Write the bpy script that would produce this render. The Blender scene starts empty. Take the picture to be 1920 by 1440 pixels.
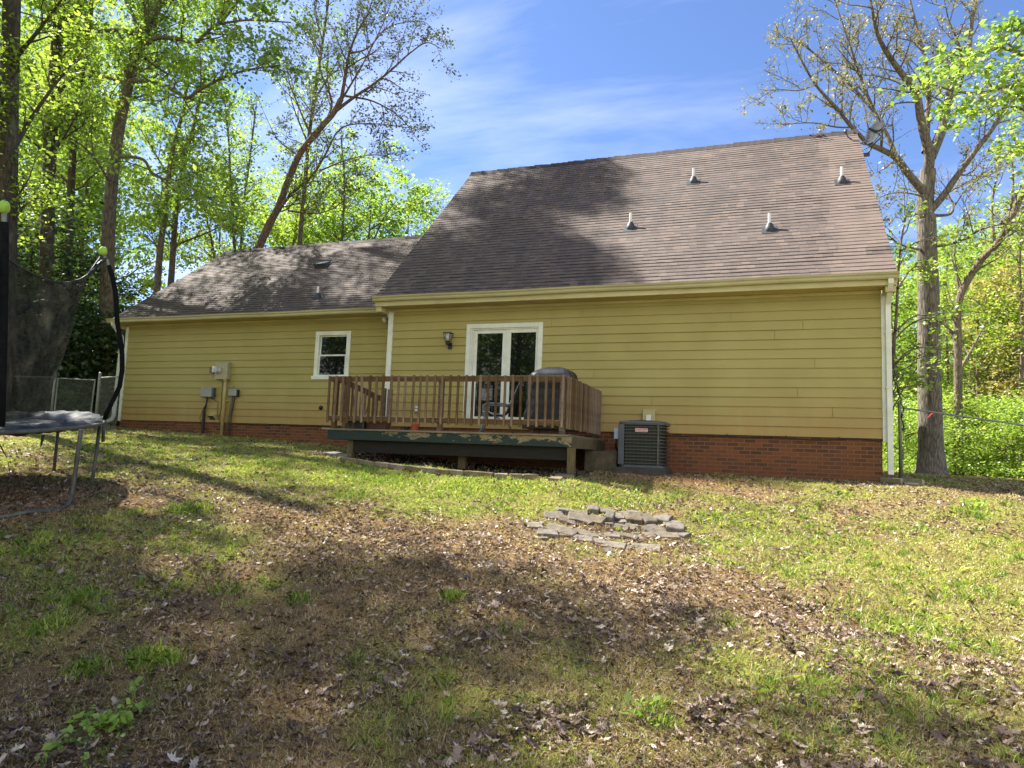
import bpy, math, random
import numpy as np
from mathutils import Vector, Matrix
random.seed(7); RNG = np.random.default_rng(7)
SC = bpy.context.scene; COL = SC.collection
pi = math.pi

# ------------------------------------------------------------------ camera maths
CAM = np.array([8.1583, -13.8913, -0.501]); YAW, PITCH, ROLL, FPX = 0.3495, 0.0995, 0.0382, 1288.06
fw = np.array([-math.sin(YAW)*math.cos(PITCH), math.cos(YAW)*math.cos(PITCH), math.sin(PITCH)])
rr = np.array([math.cos(YAW), math.sin(YAW), 0.0]); uu = np.cross(rr, fw)
CR = math.cos(ROLL)*rr + math.sin(ROLL)*uu; CU = -math.sin(ROLL)*rr + math.cos(ROLL)*uu
def ray(x, y): return fw + CR*(x-960)/FPX - CU*(y-720)/FPX
def AT(x, y, d): return CAM + d*ray(x, y)               # point at a depth in metres
def ATY(x, y, Y): r = ray(x, y); return CAM + (Y-CAM[1])/r[1]*r

# ------------------------------------------------------------------ ground height (thin plate spline)
GP = np.array([(-9,.6,-.22),(-5,.6,-.36),(-2,.6,-.48),(0,0,-.6),(2.5,0,-.76),(5,0,-.8),(7.5,0,-.8),(10.2,0,-.8),(8,-1.1,-.83),(10.7,-1.1,-.82),
 (13,1.5,-.85),(12,7,-.68),(20,8,-.8),(16,20,-.9),(-14,0,-.1),(-14,8,0),(0,22,-.3),(.5,-2.7,-.68),(3,-2.7,-.84),(5.2,-2.8,-.86),(6.3,-2.6,-.95),
 (6.3,-5.1,-1.42),(6.3,-8,-1.66),(7,-10.4,-2.1),(4.5,-11.3,-2.2),(9.4,-9.5,-2.0),(8.2,-14,-2.2),(.93,-8.2,-1.29),(-.1,-7.2,-1.15),(-1.5,-6.7,-1.04),
 (-8,-8,-.75),(13,-5,-1.45),(14,-9,-2.0),(20,-6,-1.5),(-6,-16,-1.6),(16,-18,-2.4),(9.5,-3,-1.15)], float)
def _phi(r2): return r2*np.log(r2+1e-9)*.5
def _tps():
    n = len(GP); A = np.zeros((n+3, n+3)); d = ((GP[:,None,:2]-GP[None,:,:2])**2).sum(-1)
    A[:n,:n] = _phi(d) + np.eye(n)*.05; A[:n,n] = 1; A[:n,n+1:] = GP[:,:2]; A[n,:n] = 1; A[n+1:,:n] = GP[:,:2].T
    return np.linalg.solve(A, np.concatenate([GP[:,2], np.zeros(3)]))
TW = _tps()
def hash2(i, j, s):
    v = np.sin(i*127.1 + j*311.7 + s*74.7)*43758.5453; return v-np.floor(v)
def vnoise(x, y, s=0):
    xi, yi = np.floor(x), np.floor(y); fx, fy = x-xi, y-yi; fx = fx*fx*(3-2*fx); fy = fy*fy*(3-2*fy)
    a, b = hash2(xi, yi, s), hash2(xi+1, yi, s); c, d = hash2(xi, yi+1, s), hash2(xi+1, yi+1, s)
    return a+(b-a)*fx+(c-a)*fy+(a-b-c+d)*fx*fy
def fbm(x, y, s=0, o=4):
    t = 0; a = .5
    for k in range(o): t = t+a*vnoise(x*2**k, y*2**k, s+k*3.1); a *= .5
    return t/(1-.5**o)
def gz(x, y):
    x = np.atleast_1d(np.asarray(x, float)).ravel(); y = np.atleast_1d(np.asarray(y, float)).ravel()
    out = np.empty(len(x))
    for k in range(0, len(x), 20000):
        xs, ys = x[k:k+20000], y[k:k+20000]
        d = (xs[:,None]-GP[None,:,0])**2+(ys[:,None]-GP[None,:,1])**2
        out[k:k+20000] = _phi(d)@TW[:len(GP)] + TW[-3]+TW[-2]*xs+TW[-1]*ys
    r = np.hypot(x-3, y+2); w = np.clip((r-18)/14, 0, 1); w = w*w*(3-2*w)
    out = np.clip(out, -3, .8)*(1-w)+(-.6)*w
    out += (fbm(x*.8, y*.8, 5)-.5)*.10*np.clip((3+-y)/4, .15, 1)*(1-w) + (fbm(x*4, y*4, 9, 3)-.5)*.03
    # soil banked up in front of the brick on the right
    out += .05*np.exp(-((x-9)/1.6)**2-((y+1.25)/.35)**2)
    return out
def gz1(x, y): return float(gz(x, y)[0])
def on_ground(o, x, y, dz, spin, tilt=0, roll=0):
    e = .15; gx_, gy_ = (gz1(x+e, y)-gz1(x-e, y))/(2*e), (gz1(x, y+e)-gz1(x, y-e))/(2*e)
    n = Vector((-gx_, -gy_, 1)).normalized(); q = Vector((0,0,1)).rotation_difference(n)
    R_ = q.to_matrix()@Matrix.Rotation(spin, 3, 'Z')@Matrix.Rotation(-tilt, 3, 'X')@Matrix.Rotation(roll, 3, 'Y')
    o.rotation_euler = R_.to_euler(); o.location = (x, y, gz1(x, y)+dz)
def GPT(px, py):                                         # where a sight line meets the ground
    r = ray(px, py); t = 2.5
    ts = np.arange(2.5, 45, .04); P = CAM[None]+ts[:,None]*r[None]
    h = P[:,2]-gz(P[:,0], P[:,1]); k = np.argmax(h < 0)
    return P[k] if h[k] < 0 else P[-1]

# ------------------------------------------------------------------ object helpers
def tag(o, label=None, cat=None, group=None, kind=None):
    if label: o['label'] = label
    if cat: o['category'] = cat
    if group: o['group'] = group
    if kind: o['kind'] = kind
    return o
def thing(name, label, cat, loc=(0,0,0), rz=0, group=None):
    o = bpy.data.objects.new(name, None); COL.objects.link(o); o.location = loc; o.rotation_euler = (0,0,rz)
    o.empty_display_size = .1
    return tag(o, label, cat, group)
class MB:
    def __init__(s): s.v = []; s.f = []; s.uv = []; s.m = []; s.n = 0
    def add(s, v, f, uv=None, m=0):
        v = np.asarray(v, float).reshape(-1, 3); s.v.append(v)
        for fc in f: s.f.append(tuple(i+s.n for i in fc)); s.m.append(m)
        s.uv.append(np.zeros((len(v), 2)) if uv is None else np.asarray(uv, float)); s.n += len(v); return s
    def box(s, x0, x1, y0, y1, z0, z1, m=0, M=None):
        v = np.array([(x,y,z) for z in (z0,z1) for y in (y0,y1) for x in (x0,x1)], float)
        if M is not None: v = v@np.array(M.to_3x3()).T+np.array(M.translation)
        return s.add(v, [(0,2,3,1),(4,5,7,6),(0,1,5,4),(2,6,7,3),(0,4,6,2),(1,3,7,5)], m=m)
    def quad(s, a, b, c, d, uv=None, m=0): return s.add([a,b,c,d], [(0,1,2,3)], uv, m)
    def tube(s, pts, rad, n=8, m=0, cap=True):
        P = np.asarray(pts, float); k = len(P); rad = np.broadcast_to(np.asarray(rad, float), (k,))
        T = np.gradient(P, axis=0); T /= np.linalg.norm(T, axis=1)[:,None]+1e-12
        a = np.array([0,0,1.]) if abs(T[0,2]) < .9 else np.array([1.,0,0])
        N = np.cross(T[0], a); N /= np.linalg.norm(N); an = np.arange(n)*2*pi/n; ca, sa = np.cos(an), np.sin(an)
        V = np.empty((k, n, 3))
        for i in range(k):
            N = N-T[i]*(N@T[i]); N /= np.linalg.norm(N)+1e-12; B = np.cross(T[i], N)
            V[i] = P[i]+rad[i]*(ca[:,None]*N+sa[:,None]*B)
        f = [(i*n+j, i*n+(j+1)%n, (i+1)*n+(j+1)%n, (i+1)*n+j) for i in range(k-1) for j in range(n)]
        if cap: f += [tuple(range(n))[::-1], tuple((k-1)*n+j for j in range(n))]
        return s.add(V.reshape(-1,3), f, m=m)
    def lathe(s, prof, c=(0,0,0), n=20, m=0):
        an = np.arange(n)*2*pi/n; V = []
        for r, z in prof: V += [(c[0]+r*math.cos(a), c[1]+r*math.sin(a), c[2]+z) for a in an]
        k = len(prof); f = [(i*n+j, i*n+(j+1)%n, (i+1)*n+(j+1)%n, (i+1)*n+j) for i in range(k-1) for j in range(n)]
        f += [tuple(range(n))[::-1], tuple((k-1)*n+j for j in range(n))]
        return s.add(V, f, m=m)
    def build(s, name, mats, parent=None, smooth=False, bevel=0, loc=None):
        me = bpy.data.meshes.new(name)
        V = np.concatenate(s.v) if s.v else np.zeros((0,3))
        me.from_pydata(V.tolist(), [], s.f); uv = np.concatenate(s.uv)
        if uv.any():
            li = np.empty(len(me.loops), np.int32); me.loops.foreach_get('vertex_index', li)
            l = me.uv_layers.new(name='UVMap'); l.data.foreach_set('uv', uv[li].ravel())
        mats = mats if isinstance(mats, (list, tuple)) else [mats]
        for m in mats: me.materials.append(m)
        if len(mats) > 1: me.polygons.foreach_set('material_index', s.m)
        if smooth: me.polygons.foreach_set('use_smooth', [True]*len(me.polygons))
        me.update(); o = bpy.data.objects.new(name, me); COL.objects.link(o)
        if parent: o.parent = parent
        if loc is not None: o.location = loc
        if bevel:
            b = o.modifiers.new('b', 'BEVEL'); b.width = bevel; b.segments = 2; b.limit_method = 'ANGLE'
        return o
def fast_mesh(name, V, nper, mat, attrs=None, parent=None, smooth=False):
    """V (N*nper,3): N polygons with nper own vertices each"""
    V = np.ascontiguousarray(V, np.float32).reshape(-1, 3); n = len(V)//nper
    me = bpy.data.meshes.new(name); me.vertices.add(len(V)); me.vertices.foreach_set('co', V.ravel())
    me.loops.add(len(V)); me.loops.foreach_set('vertex_index', np.arange(len(V), dtype=np.int32))
    me.polygons.add(n); me.polygons.foreach_set('loop_start', np.arange(0, len(V), nper, dtype=np.int32))
    try: me.polygons.foreach_set('loop_total', np.full(n, nper, np.int32))
    except Exception: pass
    for k, a in (attrs or {}).items():
        at = me.attributes.new(k, 'FLOAT', 'POINT'); at.data.foreach_set('value', np.repeat(a, nper).astype(np.float32) if len(a) == n else a.astype(np.float32))
    me.materials.append(mat); me.update(calc_edges=True)
    if smooth: me.polygons.foreach_set('use_smooth', [True]*n)
    o = bpy.data.objects.new(name, me); COL.objects.link(o)
    if parent: o.parent = parent
    return o
def copy_tree(o, parent=None):
    c = o.copy(); COL.objects.link(c); c.parent = parent
    for ch in list(o.children): copy_tree(ch, c)
    return c

# ------------------------------------------------------------------ materials
def C(r, g, b):
    f = lambda v: ((v/255+.055)/1.055)**2.4 if v > 10 else v/255/12.92
    return (f(r), f(g), f(b), 1)
class NT:
    def __init__(s, name):
        s.m = bpy.data.materials.new(name); s.m.use_nodes = True; s.t = s.m.node_tree; s.n = s.t.nodes; s.l = s.t.links
        s.p = s.n['Principled BSDF']; s.out = s.n['Material Output']
    def new(s, t, **k):
        n = s.n.new(t)
        for a, b in k.items(): setattr(n, a, b)
        return n
    def link(s, a, b): s.l.new(a, b)
    def val(s, sock, v):
        if isinstance(v, (int, float, tuple)): sock.default_value = v
        else: s.link(v, sock)
    def noise(s, vec, scale, detail=4, rough=.6, dist=0):
        n = s.new('ShaderNodeTexNoise'); n.inputs['Scale'].default_value = scale; n.inputs['Detail'].default_value = detail
        n.inputs['Roughness'].default_value = rough; n.inputs['Distortion'].default_value = dist
        if vec is not None: s.link(vec, n.inputs['Vector'])
        return n.outputs['Fac']
    def math(s, op, a, b=0.0, clamp=False):
        n = s.new('ShaderNodeMath', operation=op, use_clamp=clamp); s.val(n.inputs[0], a); s.val(n.inputs[1], b); return n.outputs[0]
    def ramp(s, fac, stops):
        n = s.new('ShaderNodeValToRGB'); e = n.color_ramp.elements
        e[0].position, e[0].color = stops[0]; e[1].position, e[1].color = stops[-1]
        for p, c in stops[1:-1]: x = e.new(p); x.color = c
        s.link(fac, n.inputs[0]); return n.outputs[0]
    def mix(s, f, a, b, mode='MIX'):
        n = s.new('ShaderNodeMix', data_type='RGBA', blend_type=mode); s.val(n.inputs[0], f); s.val(n.inputs[6], a); s.val(n.inputs[7], b); return n.outputs[2]
    def coord(s, kind='Object', scale=None):
        o = s.new('ShaderNodeTexCoord').outputs[kind]
        if scale is None: return o
        m = s.new('ShaderNodeMapping'); m.inputs['Scale'].default_value = scale; s.link(o, m.inputs[0]); return m.outputs[0]
    def bump(s, h, st=.3, d=.01):
        n = s.new('ShaderNodeBump'); n.inputs['Strength'].default_value = st; n.inputs['Distance'].default_value = d
        s.link(h, n.inputs['Height']); s.link(n.outputs[0], s.p.inputs['Normal']); return n
    def attr(s, name): return s.new('ShaderNodeAttribute', attribute_name=name).outputs['Fac']
BK = (0,0,0,1); WH = (1,1,1,1)
def simple(name, c1, c2=None, scale=8, rough=.6, metal=0, bump=0, stretch=None, spec=None, rnd=0):
    t = NT(name); co = t.coord('Object', stretch)
    if c2 is None: c2 = tuple(v*.75 for v in c1[:3])+(1,)
    f = t.noise(co, scale, 5, .65); col = t.ramp(f, [(.3, c2), (.7, c1)])
    if rnd:
        r = t.new('ShaderNodeObjectInfo').outputs['Random']; h = t.new('ShaderNodeHueSaturation')
        t.link(t.math('ADD', t.math('MULTIPLY', r, rnd), 1-rnd/2), h.inputs['Value']); t.link(t.math('ADD', t.math('MULTIPLY', r, -.5), 1.2), h.inputs['Saturation'])
        t.link(col, h.inputs['Color']); col = h.outputs[0]
    t.link(col, t.p.inputs['Base Color']); t.p.inputs['Roughness'].default_value = rough; t.p.inputs['Metallic'].default_value = metal
    if spec is not None: t.p.inputs['Specular IOR Level'].default_value = spec
    if bump: t.bump(t.noise(co, scale*4, 4), bump)
    return t.m
M = {}
M['trim'] = simple('white_trim_paint', C(226,228,212), C(200,202,184), 3, .5, bump=.1)
M['cream'] = simple('cream_eave_paint', C(196,186,138), C(166,156,108), 4, .55, bump=.1, stretch=(.3,1,1))
M['gutter'] = simple('cream_gutter_metal', C(184,176,132), C(158,150,108), 3, .4, stretch=(.4,1,1))
M['soffit'] = simple('tan_soffit_board', C(196,178,128), C(160,140,95), 3, .7, stretch=(.3,1,1))
M['greyplastic'] = simple('grey_utility_plastic', C(150,152,142), C(128,130,120), 6, .5)
M['darkplastic'] = simple('dark_grey_plastic', C(84,88,92), C(64,68,72), 6, .45)
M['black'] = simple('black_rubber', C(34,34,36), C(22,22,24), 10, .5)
M['foam'] = simple('black_foam_sleeve', C(30,30,31), C(18,18,19), 14, .95, spec=.1)
M['blackmetal'] = simple('black_painted_metal', C(38,40,44), C(26,28,30), 12, .35)
M['galv'] = simple('galvanised_steel', C(146,148,138), C(108,112,102), 9, .55, metal=.25)
M['steel'] = simple('dull_steel_tube', C(112,110,98), C(78,74,64), 9, .6, metal=.3)
M['pvc'] = simple('white_vent_pipe', C(232,230,222), C(210,206,196), 8, .5)
M['boot'] = simple('grey_vent_boot', C(62,64,68), C(40,42,46), 14, .6)
M['conduit'] = simple('khaki_painted_conduit', C(186,170,112), C(160,140,84), 6, .5)
M['concrete'] = simple('weathered_concrete', C(128,122,112), C(88,84,76), 12, .9, bump=.4)
M['terracotta'] = simple('terracotta_plastic', C(186,92,62), C(160,74,48), 8, .6)
M['brownpot'] = simple('brown_planter', C(84,50,38), C(56,34,28), 8, .6)
M['limeball'] = simple('lime_green_foam', C(178,214,84), C(140,180,60), 12, .7)
M['wood'] = simple('weathered_brown_deck_wood', C(136,108,74), C(76,58,40), 5, .85, bump=.5, stretch=(6,6,.7), rnd=.9)
M['woodh'] = simple('weathered_brown_rail_wood', C(118,90,60), C(66,50,36), 5, .85, bump=.5, stretch=(.7,6,6), rnd=.3)
M['woodgrey'] = simple('silvered_deck_wood', C(140,128,108), C(92,80,62), 5, .9, bump=.5, stretch=(.6,6,6))
M['woodpost'] = simple('mossy_post_wood', C(112,98,64), C(70,58,40), 5, .9, bump=.5, stretch=(6,6,.7))
M['beam'] = simple('shade_dark_beam_wood', C(38,34,26), C(22,20,16), 5, .9, bump=.4, stretch=(.6,6,6))  # wood colour darkened to carry the shade beneath the deck
def mat_siding():
    t = NT('khaki_lap_siding'); co = t.coord('Object')
    n1 = t.noise(co, 1.1, 3, .5); col = t.ramp(n1, [(.3, C(153,141,76)), (.7, C(166,153,88))])
    g = t.noise(t.coord('Object', (1.2, 1, 60)), 2, 4, .6); col = t.mix(t.math('MULTIPLY', g, .22), col, C(132,116,62))
    s = t.noise(t.coord('Object', (7, 1, .8)), 1.0, 4, .6)
    sep = t.new('ShaderNodeSeparateXYZ'); t.link(co, sep.inputs[0])
    low = t.math('MULTIPLY', t.math('SUBTRACT', .95, sep.outputs[2], True), t.math('MULTIPLY', s, .75), True)
    col = t.mix(low, col, C(158,98,40))                  # rain splash of red clay along the bottom boards
    d = t.math('MULTIPLY', t.math('GREATER_THAN', t.noise(co, 26, 3, .7), .70), .25); col = t.mix(d, col, C(96,88,52))
    t.link(col, t.p.inputs['Base Color']); t.p.inputs['Roughness'].default_value = .6
    t.bump(g, .18, .004); return t.m
M['siding'] = mat_siding()
def mat_brick():
    t = NT('red_brick'); uv = t.coord('UV')
    b = t.new('ShaderNodeTexBrick'); t.link(uv, b.inputs['Vector']); b.inputs['Scale'].default_value = 1
    b.inputs['Brick Width'].default_value = .21; b.inputs['Row Height'].default_value = .073; b.inputs['Mortar Size'].default_value = .009; b.inputs['Mortar Smooth'].default_value = .2
    b.inputs['Color1'].default_value = C(120,72,42); b.inputs['Color2'].default_value = C(62,46,36); b.inputs['Mortar'].default_value = C(132,96,62); b.inputs['Bias'].default_value = -.1
    n = t.noise(uv, 5, 5, .7); col = t.mix(t.math('MULTIPLY', t.math('SUBTRACT', n, .45, True), 1.6, True), b.outputs['Color'], C(134,80,42))
    sep = t.new('ShaderNodeSeparateXYZ'); t.link(uv, sep.inputs[0])
    clay = t.math('MULTIPLY', t.math('SUBTRACT', t.math('MULTIPLY', sep.outputs[1], -1.3), .25, True), t.math('ADD', n, .0), True)
    col = t.mix(clay, col, C(112,68,40))
    fine = t.noise(uv, 60, 3); col = t.mix(t.math('MULTIPLY', fine, .25), col, C(80,52,38))
    t.link(col, t.p.inputs['Base Color']); t.p.inputs['Roughness'].default_value = .92
    t.bump(t.math('ADD', t.math('MULTIPLY', b.outputs['Fac'], -1), t.math('MULTIPLY', fine, .3)), .7, .008); return t.m
M['brick'] = mat_brick()
def mat_shingle():
    t = NT('brown_asphalt_shingle'); uv = t.coord('UV'); sep = t.new('ShaderNodeSeparateXYZ'); t.link(uv, sep.inputs[0])
    E_ = .14; u, v = sep.outputs[0], sep.outputs[1]
    row = t.math('FLOOR', t.math('DIVIDE', v, E_)); fr = t.math('FRACT', t.math('DIVIDE', v, E_))
    wn = t.new('ShaderNodeTexWhiteNoise', noise_dimensions='1D'); t.link(row, wn.inputs['W'])
    us = t.math('DIVIDE', t.math('ADD', u, t.math('MULTIPLY', wn.outputs['Value'], 7)), .17)
    tab = t.math('FLOOR', us); fu = t.math('FRACT', us)
    cb = t.new('ShaderNodeCombineXYZ'); t.link(tab, cb.inputs[0]); t.link(row, cb.inputs[1])
    w2 = t.new('ShaderNodeTexWhiteNoise', noise_dimensions='3D'); t.link(cb.outputs[0], w2.inputs['Vector'])
    base = t.ramp(w2.outputs['Value'], [(0, C(84,72,66)), (.35, C(95,82,75)), (.7, C(101,87,79)), (1, C(112,96,85))])
    w3 = t.new('ShaderNodeTexWhiteNoise', noise_dimensions='3D'); 
    m = t.new('ShaderNodeVectorMath', operation='ADD'); t.link(cb.outputs[0], m.inputs[0]); m.inputs[1].default_value = (31.3, 17.7, 3); t.link(m.outputs[0], w3.inputs['Vector'])
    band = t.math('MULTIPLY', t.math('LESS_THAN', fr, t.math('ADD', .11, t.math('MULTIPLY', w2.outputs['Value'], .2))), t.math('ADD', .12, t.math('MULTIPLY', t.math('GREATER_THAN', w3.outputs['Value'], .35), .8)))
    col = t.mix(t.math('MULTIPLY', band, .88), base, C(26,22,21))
    slot = t.math('MULTIPLY', t.math('LESS_THAN', fu, .05), .45); col = t.mix(slot, col, C(44,36,34))
    big = t.noise(t.coord('UV', (1.6, .35, 1)), 1.1, 4, .6); col = t.mix(t.math('MULTIPLY', t.math('SUBTRACT', big, .48, True), 2.2, True), col, C(52,45,43))
    gr = t.noise(uv, 180, 2, .8); col = t.mix(t.math('MULTIPLY', gr, .35), col, C(64,55,52))
    # repaired, paler courses near the right-hand rake
    pn = t.new('ShaderNodeVectorMath', operation='SNAP'); t.link(uv, pn.inputs[0]); pn.inputs[1].default_value = (.5, E_, 1)
    pf = t.noise(pn.outputs[0], .9, 2); side = t.math('MULTIPLY', t.math('SUBTRACT', u, 9.1, True), 1.6, True)
    pale = t.math('MULTIPLY', t.math('GREATER_THAN', t.math('ADD', pf, t.math('MULTIPLY', side, .2)), .62), t.math('MULTIPLY', side, .4))
    col = t.mix(pale, col, C(126,108,97))
    # pollen catkins scattered on the lower part
    ct = t.math('GREATER_THAN', t.math('MULTIPLY', t.noise(uv, 42, 2, .7), t.noise(uv, 2.3, 3, .7)), .40)
    col = t.mix(t.math('MULTIPLY', ct, .8), col, C(160,112,64))
    t.link(col, t.p.inputs['Base Color']); t.p.inputs['Roughness'].default_value = .85
    t.bump(gr, .35, .004); return t.m
M['shingle'] = mat_shingle()
M['ridge'] = simple('dark_ridge_shingle', C(66,52,48), C(42,34,32), 5, .9, bump=.4)
def mat_peel():
    t = NT('peeling_green_fascia_paint'); co = t.coord('Object', (1,1,2.4))
    n = t.noise(co, 3.2, 6, .72, .4); n2 = t.noise(co, 30, 3, .6)
    wood = t.ramp(n2, [(.3, C(96,82,56)), (.7, C(150,134,98))]); green = t.ramp(n2, [(.3, C(18,34,32)), (.7, C(32,52,46))])
    sep = t.new('ShaderNodeSeparateXYZ'); t.link(t.coord('Object'), sep.inputs[0])
    e = t.math('MULTIPLY', t.math('ADD', sep.outputs[2], .27), 1.1); x = t.math('MULTIPLY', t.math('SUBTRACT', sep.outputs[0], 2.6), .035)
    f = t.math('GREATER_THAN', t.math('ADD', t.math('ADD', n, e), x), .56)
    t.link(t.mix(f, green, wood), t.p.inputs['Base Color']); t.p.inputs['Roughness'].default_value = .7; t.bump(f, .4, .003); return t.m
M['peel'] = mat_peel()
def mat_glass():
    t = NT('dark_window_glass'); t.p.inputs['Base Color'].default_value = (.006,.007,.007,1); t.p.inputs['Roughness'].default_value = .02
    t.p.inputs['IOR'].default_value = 1.6
    t.bump(t.noise(t.coord('Object'), 1.3, 2), .02, .05); return t.m
M['glass'] = mat_glass()
M['lampglass'] = simple('seeded_lamp_glass', C(190,196,190), C(150,156,150), 30, .15)
def leafmat(name, cols, trans=.55, rough=.6):
    t = NT(name); f = t.attr('v'); col = t.ramp(f, [(i/(len(cols)-1), c) for i, c in enumerate(cols)])
    d = t.new('ShaderNodeBsdfDiffuse'); tr = t.new('ShaderNodeBsdfTranslucent'); g = t.new('ShaderNodeBsdfGlossy'); g.inputs['Roughness'].default_value = .45
    t.link(col, d.inputs[0]); b = t.mix(1.0, col, (1.08, 1.05, .75, 1), 'MULTIPLY'); t.link(b, tr.inputs[0])
    m1 = t.new('ShaderNodeMixShader'); m1.inputs[0].default_value = trans; t.link(d.outputs[0], m1.inputs[1]); t.link(tr.outputs[0], m1.inputs[2])
    m2 = t.new('ShaderNodeMixShader'); m2.inputs[0].default_value = .05; t.link(m1.outputs[0], m2.inputs[1]); t.link(g.outputs[0], m2.inputs[2])
    t.link(m2.outputs[0], t.out.inputs[0]); return t.m
M['leaf_green'] = leafmat('spring_green_leaf', [C(92,126,46), C(138,170,66), C(176,200,96)], .6)
M['leaf_yellow'] = leafmat('yellow_green_leaf', [C(98,126,44), C(138,164,62), C(170,188,88)], .6)
M['leaf_dull'] = leafmat('grey_green_small_leaf', [C(60,76,52), C(88,104,70), C(110,122,84)], .35)
M['leaf_oak'] = leafmat('tan_gold_budding_leaf', [C(104,102,66), C(134,130,84), C(158,156,104)], .5)
M['leaf_ever'] = leafmat('dark_evergreen_leaf', [C(34,52,32), C(56,80,44), C(88,112,58)], .35)
M['leaf_rust'] = leafmat('rusty_spring_leaf', [C(140,140,72), C(166,156,92), C(184,176,112)], .5)
def mat_bark(name, a, b, sc=1.0):
    t = NT(name); co = t.coord('Object', (9*sc, 9*sc, 1.6*sc)); n = t.noise(co, 2.2, 5, .7, .6)
    v = t.new('ShaderNodeTexVoronoi', feature='DISTANCE_TO_EDGE'); t.link(co, v.inputs['Vector']); v.inputs['Scale'].default_value = 1.6
    h = t.math('ADD', t.math('MULTIPLY', n, .7), t.math('MULTIPLY', v.outputs['Distance'], 1.0))
    col = t.ramp(h, [(.25, b), (.6, a)]); li = t.noise(t.coord('Object'), 3, 4, .7)
    col = t.mix(t.math('MULTIPLY', t.math('SUBTRACT', li, .52, True), 1.6, True), col, C(150,150,128))
    t.link(col, t.p.inputs['Base Color']); t.p.inputs['Roughness'].default_value = .95; t.bump(h, .9, .03); return t.m
M['bark'] = mat_bark('grey_brown_bark', C(122,108,92), C(62,52,44))
M['bark_oak'] = mat_bark('pale_grey_oak_bark', C(118,110,98), C(58,52,46))
M['bark_red'] = mat_bark('reddish_pine_bark', C(120,96,80), C(66,50,42))
M['bark_dark'] = mat_bark('dark_brown_bark', C(84,74,62), C(44,38,32))  # darker brown bark tone
M['red'] = simple('red_marker_paint', C(196,64,50), C(160,44,36), 20, .7)
def mat_ground():
    t = NT('yard_soil_and_grass'); co = t.coord('Object')
    gr, cl, st, dk = t.attr('grass'), t.attr('clay'), t.attr('straw'), t.attr('shade_ash')
    n = t.noise(co, 9, 6, .75); f = t.noise(co, 70, 4, .75)
    soil = t.ramp(f, [(.3, C(48,38,30)), (.5, C(106,86,66)), (.7, C(160,136,110))])
    soil = t.mix(t.math('MULTIPLY', n, .35), soil, C(120,82,58))
    thatch = t.ramp(f, [(.3, C(104,84,56)), (.7, C(176,152,108))])
    col = t.mix(t.math('MULTIPLY', st, t.math('ADD', n, .2), True), soil, thatch)
    grass = t.ramp(f, [(.3, C(70,76,34)), (.5, C(120,124,58)), (.7, C(168,158,92))])
    col = t.mix(t.math('MULTIPLY', t.math('SUBTRACT', t.math('ADD', gr, t.math('MULTIPLY', n, .8)), .45), 1.4, True), col, grass)
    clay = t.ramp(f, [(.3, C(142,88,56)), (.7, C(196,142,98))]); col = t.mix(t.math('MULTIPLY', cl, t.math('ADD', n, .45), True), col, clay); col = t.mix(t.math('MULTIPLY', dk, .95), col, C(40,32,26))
    t.link(col, t.p.inputs['Base Color']); t.p.inputs['Roughness'].default_value = .97; t.p.inputs['Specular IOR Level'].default_value = .1
    t.bump(t.math('ADD', f, n), .8, .03); return t.m
M['ground'] = mat_ground()
M['blade'] = leafmat('grass_blade', [C(78,110,36), C(130,160,56), C(176,188,86), C(206,198,128)], .4)
M['straw'] = leafmat('dead_grass_straw', [C(92,70,48), C(166,142,102), C(218,198,156)], .25)
M['deadleaf'] = leafmat('dry_brown_leaf', [C(58,44,36), C(112,90,74), C(162,140,122), C(214,200,184)], .25)

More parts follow.
